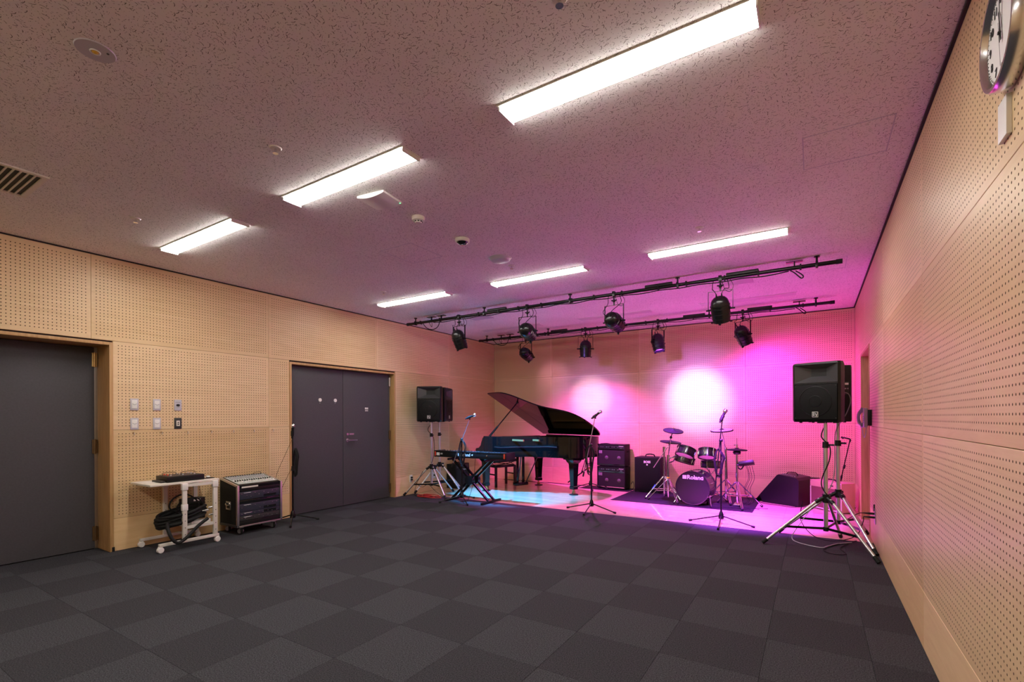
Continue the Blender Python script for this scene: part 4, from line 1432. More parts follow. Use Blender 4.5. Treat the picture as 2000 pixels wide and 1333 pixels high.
def loudspeaker(label, c, rot, z=1.265):
    """two-way plastic PA cabinet, front towards local -y"""
    W2, HH, DD = 0.214, 0.592, 0.315
    t = thing('loudspeaker', label, 'loudspeaker', (c[0], c[1], z), rot, 'PA loudspeakers')
    y0 = -0.150
    # body behind the baffle
    plan = [(-W2, y0 + 0.02), (-W2 + 0.02, y0), (-W2 + 0.02, y0 + 0.075), (W2 - 0.02, y0 + 0.075), (W2 - 0.02, y0), (W2, y0 + 0.02), (W2, y0 + 0.10), (W2 - 0.055, y0 + DD - 0.02), (W2 - 0.075, y0 + DD), (-W2 + 0.075, y0 + DD), (-W2 + 0.055, y0 + DD - 0.02), (-W2, y0 + 0.10)]
    cab = MB().prism(plan, 0.02, HH - 0.02)
    outer = [(-W2, y0 + 0.02), (-W2 + 0.02, y0), (W2 - 0.02, y0), (W2, y0 + 0.02), (W2, y0 + 0.10), (W2 - 0.055, y0 + DD - 0.02), (W2 - 0.075, y0 + DD), (-W2 + 0.075, y0 + DD), (-W2 + 0.055, y0 + DD - 0.02), (-W2, y0 + 0.10)]
    ins = [(x * 0.965, (y + 0.005) * 0.965) for x, y in outer]
    for (za, zb_, A, Bb) in ((0.0, 0.02, ins, outer), (HH - 0.02, HH, outer, ins)):
        n = len(A)
        cab.poly([(p[0], p[1], za) for p in A] + [(p[0], p[1], zb_) for p in Bb],
                 [tuple(reversed(range(n))), tuple(range(n, 2 * n))] + [(i, (i + 1) % n, n + (i + 1) % n, n + i) for i in range(n)])
    cab.box(-W2 + 0.02, W2 - 0.02, y0 + 0.004, y0 + 0.075, 0.375, 0.392)
    cab.build('cabinet', 'black', t)
    # horn flare
    hx0, hx1, hz0, hz1 = -W2 + 0.022, W2 - 0.022, 0.392, HH - 0.022
    ix0, ix1, iz0, iz1 = -0.060, 0.075, 0.455, 0.530
    yo, yi = y0 + 0.006, y0 + 0.072
    hm = MB().poly([(hx0, yo, hz0), (hx1, yo, hz0), (hx1, yo, hz1), (hx0, yo, hz1), (ix0, yi, iz0), (ix1, yi, iz0), (ix1, yi, iz1), (ix0, yi, iz1)],
                   [(0, 1, 5, 4), (1, 2, 6, 5), (2, 3, 7, 6), (3, 0, 4, 7)])
    hm.build('horn', 'horn_grey', t)
    B(ix0, ix1, yi, yi + 0.002, iz0, iz1).build('horn_throat', 'print_black', t)
    gr = B(-W2 + 0.024, W2 - 0.024, y0 - 0.002, y0 + 0.02, 0.024, 0.372, 0.006).build('grille', 'mesh_black', t)
    rg = MB()
    rg.torus((0, y0 - 0.002, 0.205), (0, 1, 0), 0.145, 0.004, 40, 6).torus((0, y0 - 0.002, 0.205), (0, 1, 0), 0.055, 0.003, 30, 6)
    rg.build('woofer_ring', 'black', gr)
    # maker's badge
    bd = B(-0.027, 0.027, y0 - 0.006, y0 - 0.001, 0.048, 0.102, 0.001).build('badge', 'white', t)
    B(-0.023, 0.023, y0 - 0.0068, y0 - 0.0055, 0.052, 0.098).build('badge_field', 'print_black', bd)
    em = MB()
    yb = y0 - 0.0078
    for k in range(3):
        em.box(-0.019, -0.003, yb, yb + 0.002, 0.062 + k * 0.012, 0.068 + k * 0.012)
    em.build('badge_emblem', 'print', bd)
    em = MB()
    em.poly([(0.000, yb, 0.088), (0.006, yb, 0.088), (0.013, yb, 0.068), (0.019, yb, 0.088), (0.0215, yb, 0.088), (0.0135, yb, 0.056), (0.006, yb, 0.056), (0.0095, yb, 0.064)], [(0, 1, 2, 7), (2, 3, 4, 5), (2, 5, 6, 7)])
    em.build('badge_emblem', 'print', bd)
    for (x, zz) in ((-W2 + 0.035, 0.04), (W2 - 0.035, 0.04), (-W2 + 0.035, 0.357), (W2 - 0.035, 0.357)):
        MB().cyl((x, y0 - 0.004, zz), (x, y0 + 0.004, zz), 0.005, seg=8).build('screw', 'dark_grey', t)
    for (x, yy) in ((-0.15, -0.10), (0.15, -0.10), (-0.11, 0.10), (0.11, 0.10)):
        MB().cyl((x, yy, -0.010), (x, yy, 0.002), 0.014, seg=10).build('rubber_foot', 'rubber', t)
    MB().cyl((0, -0.005, -0.012), (0, -0.005, 0.004), 0.034, seg=16).build('pole_cup', 'black', t)
    # rear input panel
    yb2 = y0 + DD
    pnl = B(-0.125, -0.045, yb2 - 0.004, yb2 + 0.004, 0.285, 0.415, 0.002).build('input_panel', 'dark_grey', t)
    B(-0.118, -0.085, yb2 + 0.004, yb2 + 0.006, 0.385, 0.405).build('panel_label', 'white', pnl)
    kb = MB()
    for k in range(3):
        kb.cyl((-0.11 + k * 0.022, yb2 + 0.003, 0.345), (-0.11 + k * 0.022, yb2 + 0.012, 0.345), 0.007, seg=8)
    kb.build('panel_knobs', 'steel', pnl)['kind'] = 'stuff'
    return t


cRF = (0.102, 5.752)
speaker_stand('silver tripod speaker stand at carpet edge, foot against the clock wall', cRF, [(-0.445, 5.60), (0.485, 5.36), (0.245, 6.30)])
loudspeaker('black loudspeaker facing the room on the stand with its foot at the clock wall', (cRF[0] - 0.035, cRF[1] + 0.005), math.radians(-20))
cRR = (0.222, 6.195)
speaker_stand('silver tripod speaker stand on the stage boards beside the telephone doorway', cRR, [(-0.33, 6.22), (0.500, 6.62), (0.497, 5.65)])
loudspeaker('black loudspeaker half hidden behind another near telephone, grey cable looped', (cRR[0] - 0.08, cRR[1] + 0.03), math.radians(-160))
cLF = (-5.52, 6.205)
speaker_stand('silver tripod speaker stand nearest the double door', cLF, [(-5.885, 5.925), (-5.06, 6.02), (-5.47, 6.72)])
loudspeaker('black loudspeaker facing the room on the stand nearest the double door', (cLF[0], cLF[1]), math.radians(26))
cLR = (-5.66, 6.575)
speaker_stand('silver tripod speaker stand with blue-lit leg beside small amplifier', cLR, [(-5.888, 6.19), (-5.27, 6.70), (-5.56, 7.06)])
loudspeaker('black loudspeaker half hidden behind another beside the double door', (cLR[0] + 0.03, cLR[1] + 0.02), math.radians(112))


def floor_cable(label, pts, r=0.004, mat='rubber', group=None, name='floor_cable', cat='cable', sm=5):
    t = thing(name, label, cat, (pts[0][0], pts[0][1], 0), 0, group)
    o = Vector((pts[0][0], pts[0][1], 0))
    MB().tube([Vector(p) - o for p in pts], r, 6, sm).build('cable_run', mat, t)
    return t


# cables at the right speaker stands
x, y = cRF
floor_cable('black speaker cable winding down the stand against the clock wall', [(x + 0.01, y + 0.05, 1.26), (x - 0.035, y - 0.005, 1.12), (x + 0.035, y - 0.022, 1.02), (x + 0.03, y - 0.025, 0.88), (x - 0.03, y - 0.01, 0.70), (x - 0.028, y - 0.01, 0.60), (x + 0.04, y - 0.03, 0.50)], 0.0055)
x, y = cRR
floor_cable('pale grey signal cable hanging from the loudspeaker near the telephone', [(x + 0.03, y - 0.14, 1.57), (x + 0.085, y - 0.17, 1.55), (x + 0.10, y - 0.17, 1.46), (x + 0.06, y - 0.10, 1.33), (x + 0.0, y - 0.04, 1.22), (x - 0.028, y - 0.01, 1.10), (x - 0.03, y + 0.0, 0.80), (x - 0.05, y, 0.62), (x - 0.10, y - 0.05, 0.50)], 0.005, 'grey')
floor_cable('pale grey cable looping on carpet under stands by clock wall', [(-0.02, 6.00, 0.35), (-0.16, 5.95, 0.12), (-0.20, 5.98, 0.012), (-0.13, 5.80, 0.010), (0.05, 5.70, 0.010), (0.12, 5.80, 0.010), (0.20, 5.95, 0.010), (0.33, 6.05, 0.02)], 0.0045, 'lilac_grey')
floor_cable('thin black cable loop on carpet under stands by clock wall', [(0.38, 6.20, 0.01), (0.20, 5.93, 0.008), (0.08, 5.64, 0.008), (0.15, 5.50, 0.008), (0.26, 5.56, 0.008), (0.22, 5.78, 0.008), (0.30, 6.02, 0.01)], 0.004)
floor_cable('black cable hanging from the tripod brace by the clock wall', [(-0.10, 5.98, 0.42), (-0.12, 6.06, 0.20), (0.0, 6.02, 0.05), (0.18, 5.98, 0.03), (0.36, 6.00, 0.10), (0.42, 6.01, 0.24), (0.425, 6.012, 0.30)], 0.004)
floor_cable('black microphone lead plugged into the socket below the telephone', [(0.424, 6.055, 0.333), (0.38, 6.03, 0.325), (0.30, 6.0, 0.27), (0.24, 6.06, 0.22)], 0.004)

# cables at the left speaker stands
for k in range(4):
    rd = random.Random(50 + k)
    cx_, cy_ = -5.50 + rd.uniform(-0.12, 0.12), 6.07 + rd.uniform(-0.05, 0.06)
    rx, ry = rd.uniform(0.13, 0.24), rd.uniform(0.06, 0.10)
    pts = [(cx_ + rx * math.cos(a * PI / 6) * rd.uniform(0.8, 1.1), cy_ + ry * math.sin(a * PI / 6) * rd.uniform(0.8, 1.1), 0.008 + 0.005 * k) for a in range(12)]
    floor_cable('red extension cable heaped on the floor under speaker stands by double door', pts + [pts[0]], 0.0065, 'red_cable', 'red cables by the double door')
x, y = cLF
floor_cable('black cable hanging down the speaker stand nearest the double door', [(x + 0.02, y, 1.25), (x - 0.06, y - 0.02, 1.12), (x + 0.07, y - 0.03, 1.0), (x + 0.09, y - 0.03, 0.75), (x + 0.03, y - 0.03, 0.55)], 0.005)
floor_cable('black cable dropping from stand hub to the red cables', [(-5.62, 6.10, 0.42), (-5.72, 6.05, 0.20), (-5.73, 6.02, 0.02), (-5.60, 6.06, 0.012), (-5.35, 6.10, 0.012)], 0.004)
floor_cable('black cable arched among the red cables', [(-5.86, 6.13, 0.24), (-5.70, 6.15, 0.14), (-5.52, 6.12, 0.20), (-5.36, 6.12, 0.10), (-5.22, 6.16, 0.01)], 0.004)


# ================================================================ stage rugs
t = thing('drum_rug', 'black rectangular rug under the drum kit', 'rug', (-1.735, 8.02, 0.0))
B(-1.02, 1.02, -0.675, 0.675, 0.0, 0.006, 0.002).build('rug_pile', 'rug', t)
t = thing('amplifier_mat', 'small dark mat under the stacked guitar amplifiers', 'mat', (-3.25, 8.48, 0.0))
B(-0.47, 0.47, -0.20, 0.21, 0.0, 0.005, 0.002).build('mat_pad', 'rug', t)

# ================================================================ grand piano
PM = math.atan2(-0.384, 0.9235)
piano = thing('grand_piano', 'polished black grand piano with raised lid on the stage', 'piano', (-4.807, 7.70, 0), PM)


def bez(p0, p1, p2, p3, n):
    p0, p1, p2, p3 = map(Vector, (p0, p1, p2, p3))
    return [tuple((1 - t) ** 3 * p0 + 3 * (1 - t) ** 2 * t * p1 + 3 * (1 - t) * t * t * p2 + t ** 3 * p3) for t in [i / n for i in range(n + 1)]]


def piano_plan(x0, ins=0.0):
    """closed plan outline, counter-clockwise from the treble front corner; y + is the bass side"""
    tr, bs, tail = -0.745 + ins, 0.745 - ins, 1.62 - ins
    pts = [(x0, tr)]
    pts += bez((0.28, tr), (0.62, tr), (0.70, -0.40 + ins), (0.98, -0.23 + ins), 9)
    pts += bez((0.98, -0.23 + ins), (1.20, -0.10 + ins), (1.50, -0.12 + ins), (tail - 0.03, 0.16), 7)[1:]
    pts += bez((tail - 0.03, 0.16), (tail + 0.02, 0.34), (tail + 0.02, 0.60), (tail - 0.10, bs - 0.02), 7)[1:]
    pts += [(tail - 0.16, bs), (x0, bs)]
    return pts


RZ0, RZ1 = 0.655, 1.000
po, pi_ = piano_plan(0.14), piano_plan(0.14, 0.055)
n = len(po)
rm = MB()
vs = [(p[0], p[1], RZ0) for p in po] + [(p[0], p[1], RZ1) for p in po] + [(p[0], p[1], RZ1) for p in pi_] + [(p[0], p[1], RZ0 + 0.05) for p in pi_]
fs = []
for i in range(n - 1):
    fs += [(i, i + 1, n + i + 1, n + i), (n + i, n + i + 1, 2 * n + i + 1, 2 * n + i), (2 * n + i, 2 * n + i + 1, 3 * n + i + 1, 3 * n + i)]
fs.append(tuple(reversed(range(n))))
rm.poly(vs, fs)
rm.build('rim', 'piano', piano, 0.5)
pl_in = piano_plan(0.15, 0.056)
MB().prism(pl_in, 0.86, 0.872).build('soundboard', 'soundboard', piano)
pp = [(x, y) for x, y in piano_plan(0.30, 0.075)]
pg = MB().prism(pp, 0.915, 0.925)
pg.build('iron_plate', 'gold', piano)
st = MB()
for k in range(5):
    y = -0.50 + k * 0.25
    st.box(0.34, 1.0 + 0.10 * k, y - 0.012, y + 0.012, 0.925, 0.955, 0.003)
st.build('plate_struts', 'gold', piano)['kind'] = 'stuff'
B(0.16, 0.20, -0.69, 0.69, 0.872, 0.975, 0.004).build('pin_block', 'piano', piano)
# key bed, cheeks, fallboard, keys
B(-0.145, 0.30, -0.745, 0.745, 0.600, 0.690, 0.008).build('key_bed', 'piano', piano)
for s in (-1, 1):
    cheek = [(0.16, 0.690), (-0.135, 0.690), (-0.140, 0.755), (-0.105, 0.775), (-0.030, 0.785), (0.035, 0.83), (0.065, 0.90), (0.105, 0.965), (0.16, 1.000)]
    ya, yb_ = (0.700, 0.745) if s > 0 else (-0.745, -0.700)
    m = len(cheek)
    MB().poly([(x, ya, z) for x, z in cheek] + [(x, yb_, z) for x, z in cheek],
              [tuple(range(m)), tuple(range(2 * m - 1, m - 1, -1))] + [(i, m + i, m + (i + 1) % m, (i + 1) % m) for i in range(m)]).build('cheek_arm', 'piano', piano)
B(0.05, 0.075, -0.70, 0.70, 0.745, 0.905, 0.006).build('fallboard', 'piano', piano)
B(-0.140, -0.118, -0.70, 0.70, 0.690, 0.742, 0.004).build('key_slip', 'piano', piano)
wk = B(-0.075, 0.075, -0.0112, 0.0112, -0.012, 0.012, 0.0015, seg=1).mesh('white_key', 'key_white')
bk = B(-0.048, 0.048, -0.0055, 0.0055, -0.006, 0.011, 0.002, seg=1).mesh('black_key', 'print_black')
for k in range(52):
    y = 0.60 - k * (1.20 / 51)
    o = link('white_key', wk, piano)
    o.location = (-0.030, y, 0.742)
    if k < 51 and k % 7 not in (1, 4):
        o = link('black_key', bk, piano)
        o.location = (0.000, y - 0.0118, 0.760)
B(-0.105, 0.06, 0.62, 0.70, 0.69, 0.758, 0.003).build('key_block', 'piano', piano)
B(-0.105, 0.06, -0.70, -0.62, 0.69, 0.758, 0.003).build('key_block', 'piano', piano)
# music desk folded flat
B(0.155, 0.36, -0.36, 0.36, 0.978, 0.990, 0.003).build('music_desk', 'piano', piano)
# legs
for (x, y) in ((0.0, -0.608), (0.0, 0.608), (1.30, 0.34)):
    prof = [(0.0, 0.660), (0.150, 0.660), (0.150, 0.622), (0.125, 0.622), (0.125, 0.602), (0.100, 0.602), (0.082, 0.560), (0.062, 0.535), (0.058, 0.500), (0.043, 0.150), (0.050, 0.140), (0.050, 0.095), (0.0, 0.095)]
    lg = MB()
    rings = []
    for r, z in prof[1:-1]:
        rings.append([lg.bm.verts.new((x + sx * r, y + sy * r, z)) for sx, sy in ((-1, -1), (1, -1), (1, 1), (-1, 1))])
    for A, Bq in zip(rings, rings[1:]):
        for k in range(4):
            lg.bm.faces.new((A[k], A[(k + 1) % 4], Bq[(k + 1) % 4], Bq[k]))
    lg.bm.faces.new(rings[0])
    lg.bm.faces.new(list(reversed(rings[-1])))
    leg = lg.build('leg', 'piano', piano, 0.3)
    cs = MB()
    cs.cyl((x, y, 0.055), (x, y, 0.097), 0.018).cyl((x - 0.014, y, 0.040), (x + 0.014, y, 0.040), 0.030, seg=16)
    cs.build('caster', 'brass', leg)
    MB().lathe([(0.0, 0.004), (0.055, 0.004), (0.072, 0.012), (0.078, 0.010), (0.078, 0.0), (0.0, 0.0)], Matrix.Translation((x, y, 0)), 24).build('floor_coaster', 'print_black', leg)
# pedal lyre
ly = B(0.17, 0.29, -0.135, 0.135, 0.075, 0.135, 0.012).build('pedal_box', 'piano', piano)
for y in (-0.065, 0.065):
    B(0.205, 0.245, y - 0.018, y + 0.018, 0.13, 0.60, 0.006).build('lyre_post', 'piano', piano)
for y in (-0.06, 0.0, 0.06):
    MB().tube([(0.20, y, 0.10), (0.14, y, 0.10), (0.10, y, 0.095), (0.075, y, 0.085)], 0.010, 8).build('pedal', 'brass', piano)
    MB().cyl((0.225, y, 0.12), (0.225, y, 0.62), 0.005, seg=8).build('pedal_rod', 'steel', piano)
for y in (-0.09, 0.09):
    MB().cyl((0.27, y, 0.12), (0.52, y * 2.2, 0.655), 0.010, seg=10).build('lyre_brace', 'black_metal', piano)
# lid, hinged on the bass side and propped open
TH = math.radians(30.0)
HY, HZ = 0.742, 1.012
lo_plan = piano_plan(-0.03, -0.012)
lid_m = Matrix.Translation((0, HY, HZ)) @ Matrix.Rotation(-TH, 4, 'X') @ Matrix.Translation((0, -HY, 0))
lid = MB().prism(lo_plan, 0.0, 0.022, lid_m).build('lid', 'piano', piano, 0.5)
lb_ = MB()
lb_.box(0.335, 0.341, -0.74, 0.73, -0.0006, 0.0005, mat=lid_m)
lb_.build('flap_joint', 'print_black', lid)
for x in (0.05, 0.60, 1.15):
    MB().cyl((x - 0.05, HY + 0.012, HZ), (x + 0.05, HY + 0.012, HZ), 0.009, seg=10).build('lid_hinge', 'brass', piano)
pa = Vector((0.255, -0.695, 0.995))
pb = lid_m @ Vector((0.50, -0.42, 0.0))
MB().cyl(pa, pb, 0.011, 0.010, 10).build('lid_prop', 'piano', piano)
MB().cyl(pa, pa.lerp(pb, 0.30), 0.020, 0.016, 12).build('prop_sleeve', 'piano', piano)
bpad = MB()
q = lid_m @ Vector((0.50, -0.42, -0.002))
bpad.sphere(q, 0.022)
bpad.build('prop_cup', 'piano', piano)

# piano chair behind the keyboard
t = thing('piano_chair', 'dark wooden piano chair with purple-lit seat and crossed braces', 'chair', (-5.17, 7.83, 0), PM)
B(-0.18, 0.18, -0.26, 0.26, 0.47, 0.53, 0.018).build('seat', 'seat', t)
B(-0.16, 0.16, -0.235, 0.235, 0.37, 0.41, 0.004).build('seat_frame', 'ebony', t)
for sx in (-0.15, 0.15):
    for sy in (-0.22, 0.22):
        B(sx - 0.02, sx + 0.02, sy - 0.02, sy + 0.02, 0.0, 0.40, 0.004).build('leg', 'ebony', t)
for sy in (-0.22, 0.22):
    B(-0.14, 0.14, sy - 0.009, sy + 0.009, 0.22, 0.245, 0.002).build('stretcher', 'ebony', t)
    for s in (-1, 1):
        MB().cyl((-0.13 * s, sy, 0.41), (0.13 * s, sy, 0.47), 0.006, seg=8).build('lift_brace', 'black_metal', t)
for sx in (-0.15, 0.15):
    for s in (-1, 1):
        MB().cyl((sx, -0.20 * s, 0.41), (sx, 0.20 * s, 0.47), 0.006, seg=8).build('lift_brace', 'black_metal', t)

# ================================================================ stage keyboard and its stand
kx0, kx1, ky0, ky1, kz0, kz1 = -5.285, -3.880, 6.005, 6.270, 0.690, 0.795
t = thing('stage_keyboard', 'black stage piano with red end blocks on an X stand', 'keyboard', ((kx0 + kx1) / 2, ky0, kz0))
hw = (kx1 - kx0) / 2
B(-hw + 0.012, hw - 0.012, 0.0, 0.265, 0.0, 0.072, 0.006).box(-hw + 0.012, hw - 0.012, 0.0, 0.115, 0.070, 0.102, 0.005).build('body', 'black', t)
for s in (-1, 1):
    B(min(s * hw, s * (hw - 0.014)), max(s * hw, s * (hw - 0.014)), 0.004, 0.265, -0.004, 0.104, 0.005).build('end_cheek', 'black', t)
    xe = s * (hw - 0.028)
    B(xe - 0.013, xe + 0.013, -0.002, 0.010, 0.014, 0.088, 0.001).build('red_panel', 'red', t)
B(-hw + 0.05, hw - 0.05, 0.02, 0.105, 0.100, 0.103).build('control_panel', 'dark_grey', t)
wk2 = B(-0.0115, 0.0115, 0.0, 0.14, 0.0, 0.012, 0.001, seg=1).mesh('white_key', 'key_white')
for k in range(52):
    o = link('white_key', wk2, t)
    o.location = (-0.62 + k * 0.0243, 0.120, 0.072)
kb_ = MB()
rd = random.Random(8)
for k in range(34):
    kx_ = -0.60 + k * 0.036 + rd.uniform(-0.006, 0.006)
    kb_.cyl((kx_, 0.03 + (k % 3) * 0.025, 0.102), (kx_, 0.03 + (k % 3) * 0.025, 0.114), 0.006, seg=7)
kb_.build('panel_knobs', 'dark_grey', t)['kind'] = 'stuff'
fr = Matrix.Rotation(PI / 2, 4, 'X')
letter('maker_lettering', 'Roland', 0.068, 'print', t, Matrix.Translation((-0.055, -0.001, 0.050)) @ fr, bold=0.0012)
lg_ = MB()
lg_.box(-0.205, -0.180, -0.0015, 0.001, 0.030, 0.072)
lg_.build('maker_emblem', 'print', t)
letter('model_lettering', '88', 0.066, 'print', t, Matrix.Translation((-0.615, -0.001, 0.046)) @ fr, bold=0.0022)
mk = MB()
mk.box(-0.563, -0.520, -0.0015, 0.001, 0.042, 0.066)
mk.build('model_print', 'grey', t)
for (x, mt) in ((0.08, 'white'), (0.36, 'chrome')):
    MB().cyl((x, -0.010, 0.052), (x, 0.0, 0.052), 0.011, seg=10).build('rear_jack', mt, t)
MB().tube([(0.24, 0.02, 0.105), (0.20, -0.02, 0.115), (0.17, -0.03, 0.06), (0.15, -0.03, -0.10), (0.13, -0.02, -0.30), (0.06, 0.0, -0.50), (0.0, -0.02, -0.66), (-0.10, -0.02, -0.682)], 0.0035, 6).build('power_lead', 'rubber', t)

t = thing('keyboard_stand', 'black double-braced X keyboard stand at the carpet edge', 'keyboard stand', (-4.60, 6.145, 0))
ex = 0.355
for yy in (-0.075, 0.075):
    for s in (-1, 1):
        B_ = MB()
        p0, p1 = Vector((s * ex, yy + s * 0.018, 0.02)), Vector((-s * ex, yy + s * 0.018, 0.655))
        d = (p1 - p0).normalized()
        m = frame_mat((p0 + p1) / 2, (0, 1, 0), d)
        B_.box(-0.014, 0.014, -0.016, 0.016, -(p1 - p0).length / 2, (p1 - p0).length / 2, 0.003, mat=m)
        B_.build('cross_tube', 'black_metal', t)
for s in (-1, 1):
    B(s * ex - 0.018, s * ex + 0.018, -0.262, 0.262, 0.002, 0.036, 0.008).build('foot_bar', 'black_metal', t)
    B(s * ex - 0.018, s * ex + 0.018, -0.18, 0.22, 0.648, 0.682, 0.008).build('top_bar', 'black_metal', t)
for yy in (-0.075, 0.075):
    MB().cyl((0, yy - 0.034, 0.337), (0, yy + 0.034, 0.337), 0.075, seg=24).build('pivot_disc', 'black', t)


# ================================================================ amplifiers
t = thing('small_amplifier', 'small black amplifier with pale lettering against wall behind stage piano', 'amplifier', (-5.775, 7.27, 0))
vs = [(-0.12, 0), (0.115, 0), (0.085, 0.45), (-0.12, 0.45)]
MB().poly([(x, -0.21, z) for x, z in vs] + [(x, 0.21, z) for x, z in vs], [(0, 1, 2, 3), (7, 6, 5, 4)] + [(i, 4 + i, 4 + (i + 1) % 4, (i + 1) % 4) for i in range(4)]).build('cabinet', 'tolex', t)
MB().poly([(0.1155, -0.185, 0.03), (0.1155, 0.185, 0.03), (0.094, 0.185, 0.36), (0.094, -0.185, 0.36)], [(0, 1, 2, 3)]).build('grille', 'grille', t)
B(0.085, 0.098, -0.185, 0.185, 0.375, 0.435, 0.002).build('control_panel', 'dark_grey', t)
letter('maker_lettering', 'Roland', 0.045, 'print', t, frame_mat((0.0985, 0.05, 0.345), (0, 1, 0), (1, 0, 0.06)))
MB().tube([(0.0, -0.06, 0.452), (0.0, -0.05, 0.475), (0.0, 0.05, 0.475), (0.0, 0.06, 0.452)], 0.009, 8, 3).build('strap_handle', 'rubber', t)


def combo(label, x0, x1, y0, z0):
    w, h = x1 - x0, 0.412
    t = thing('guitar_amplifier', label, 'amplifier', ((x0 + x1) / 2, y0, z0), math.radians(-3), 'stacked guitar amplifiers')
    hw_ = w / 2
    cb = MB()
    cb.box(-hw_, hw_, 0.012, 0.250, 0.012, h, 0.006)
    cb.build('cabinet', 'tolex', t)
    cb = MB()
    cb.box(-hw_, -hw_ + 0.016, 0.0, 0.02, 0.012, h, 0.003).box(hw_ - 0.016, hw_, 0.0, 0.02, 0.012, h, 0.003)
    cb.box(-hw_ + 0.016, hw_ - 0.016, 0.0, 0.02, h - 0.016, h, 0.003).box(-hw_ + 0.016, hw_ - 0.016, 0.0, 0.02, 0.012, 0.030, 0.003)
    cb.build('front_frame', 'tolex', t)
    B(-hw_ + 0.018, hw_ - 0.018, 0.006, 0.016, 0.325, h - 0.018).build('control_panel', 'print_black', t)
    for k in range(11):
        x = -hw_ + 0.05 + k * 0.036
        MB().cyl((x, -0.006, 0.360), (x, 0.008, 0.360), 0.0095, 0.010, 10).build('knob', 'steel' if k % 3 else 'chrome', t)
    letter('maker_lettering', 'Roland', 0.030, 'print', t, Matrix.Translation((hw_ - 0.075, 0.0055, 0.378)) @ Matrix.Rotation(PI / 2, 4, 'X'))
    B(hw_ - 0.095, hw_ - 0.055, 0.003, 0.007, 0.338, 0.350).build('power_switch', 'steel', t)
    B(-hw_ + 0.016, hw_ - 0.016, 0.002, 0.012, 0.310, 0.322).build('upper_trim', 'chrome', t)
    gr = B(-hw_ + 0.018, hw_ - 0.018, 0.006, 0.016, 0.046, 0.310).build('grille', 'grille', t)
    B(-hw_ + 0.016, hw_ - 0.016, 0.002, 0.012, 0.032, 0.044).build('lower_trim', 'chrome', t)
    for x in (-0.085, 0.155):
        MB().lathe([(0.0, 0.012), (0.022, 0.008), (0.036, 0.0)], frame_mat((x, 0.007, 0.165), (1, 0, 0), (0, -1, 0)), 20, False).build('dust_cap', 'cap_grey', gr)
    bd = MB()
    for k in range(4):
        bd.box(-hw_ + 0.026, -hw_ + 0.100, 0.004, 0.007, 0.243 + k * 0.014, 0.252 + k * 0.014)
    bd.build('model_badge', 'grey', t)
    for (x, y) in ((-hw_ + 0.05, 0.05), (hw_ - 0.05, 0.05), (-hw_ + 0.05, 0.21), (hw_ - 0.05, 0.21)):
        MB().cyl((x, y, 0.0), (x, y, 0.014), 0.018, seg=12).build('rubber_foot', 'rubber', t)
    for s in (-1, 1):
        MB().tube([(s * (hw_ + 0.001), 0.09, 0.28), (s * (hw_ + 0.014), 0.105, 0.28), (s * (hw_ + 0.014), 0.165, 0.28), (s * (hw_ + 0.001), 0.18, 0.28)], 0.007, 7, 3).build('side_handle', 'rubber', t)
    return t


combo('black twin-speaker guitar amplifier, upper one of the stack', -3.425, -2.880, 8.425, 0.417)
combo('black twin-speaker guitar amplifier, lower one of the stack', -3.425, -2.880, 8.425, 0.005)
t = thing('lead_bundle', 'black lead coiled on top of the stacked guitar amplifiers', 'cable', (-3.25, 8.50, 0.829))
MB().tube([(-0.12, 0, 0.006), (-0.03, 0.03, 0.012), (0.06, 0.0, 0.006), (0.02, -0.03, 0.006), (-0.08, -0.02, 0.006)], 0.005, 6, 4, True).build('loop', 'rubber', t)

t = thing('bass_amplifier', 'tall black bass amplifier with white logo beside the drum kit', 'amplifier', (-2.450, 8.50, 0.006), math.radians(-2))
B(-0.228, 0.228, -0.165, 0.175, 0.0, 0.615, 0.010).build('cabinet', 'tolex', t)
B(-0.212, 0.212, -0.170, -0.160, 0.03, 0.60, 0.003).build('grille', 'mesh_black', t)
letter('maker_lettering', 'BOSS', 0.052, 'print', t, Matrix.Translation((0.0, -0.171, 0.535)) @ Matrix.Rotation(PI / 2, 4, 'X'), bold=0.0025)
B(-0.012, 0.012, -0.1715, -0.169, 0.475, 0.500).build('logo_mark', 'print', t)
MB().tube([(-0.08, 0.0, 0.614), (-0.07, 0.0, 0.65), (0.0, 0.0, 0.662), (0.07, 0.0, 0.65), (0.08, 0.0, 0.614)], 0.010, 8).build('strap_handle', 'rubber', t)
for x in (-0.17, 0.17):
    B(x - 0.02, x + 0.02, -0.172, -0.15, 0.0, 0.02).build('corner_guard', 'rubber', t)

# tilted floor monitor near the drums
e = Vector((0.53, -0.25, 0)).normalized()
t = thing('floor_monitor', 'black wedge keyboard amplifier tilted up beside the drum rug', 'monitor', (-0.72, 8.385, 0), math.atan2(e.y, e.x))
pr = [(0.0, 0.105), (0.055, 0.0), (0.585, 0.0), (0.590, 0.385), (0.555, 0.420), (0.300, 0.452), (0.275, 0.440)]
m = len(pr)


def side_prism(mb, prof, y0, y1):
    k = len(prof)
    mb.poly([(x, y0, z) for x, z in prof] + [(x, y1, z) for x, z in prof], [tuple(range(k)), tuple(range(2 * k - 1, k - 1, -1))] + [(i, k + i, k + (i + 1) % k, (i + 1) % k) for i in range(k)])
    return mb


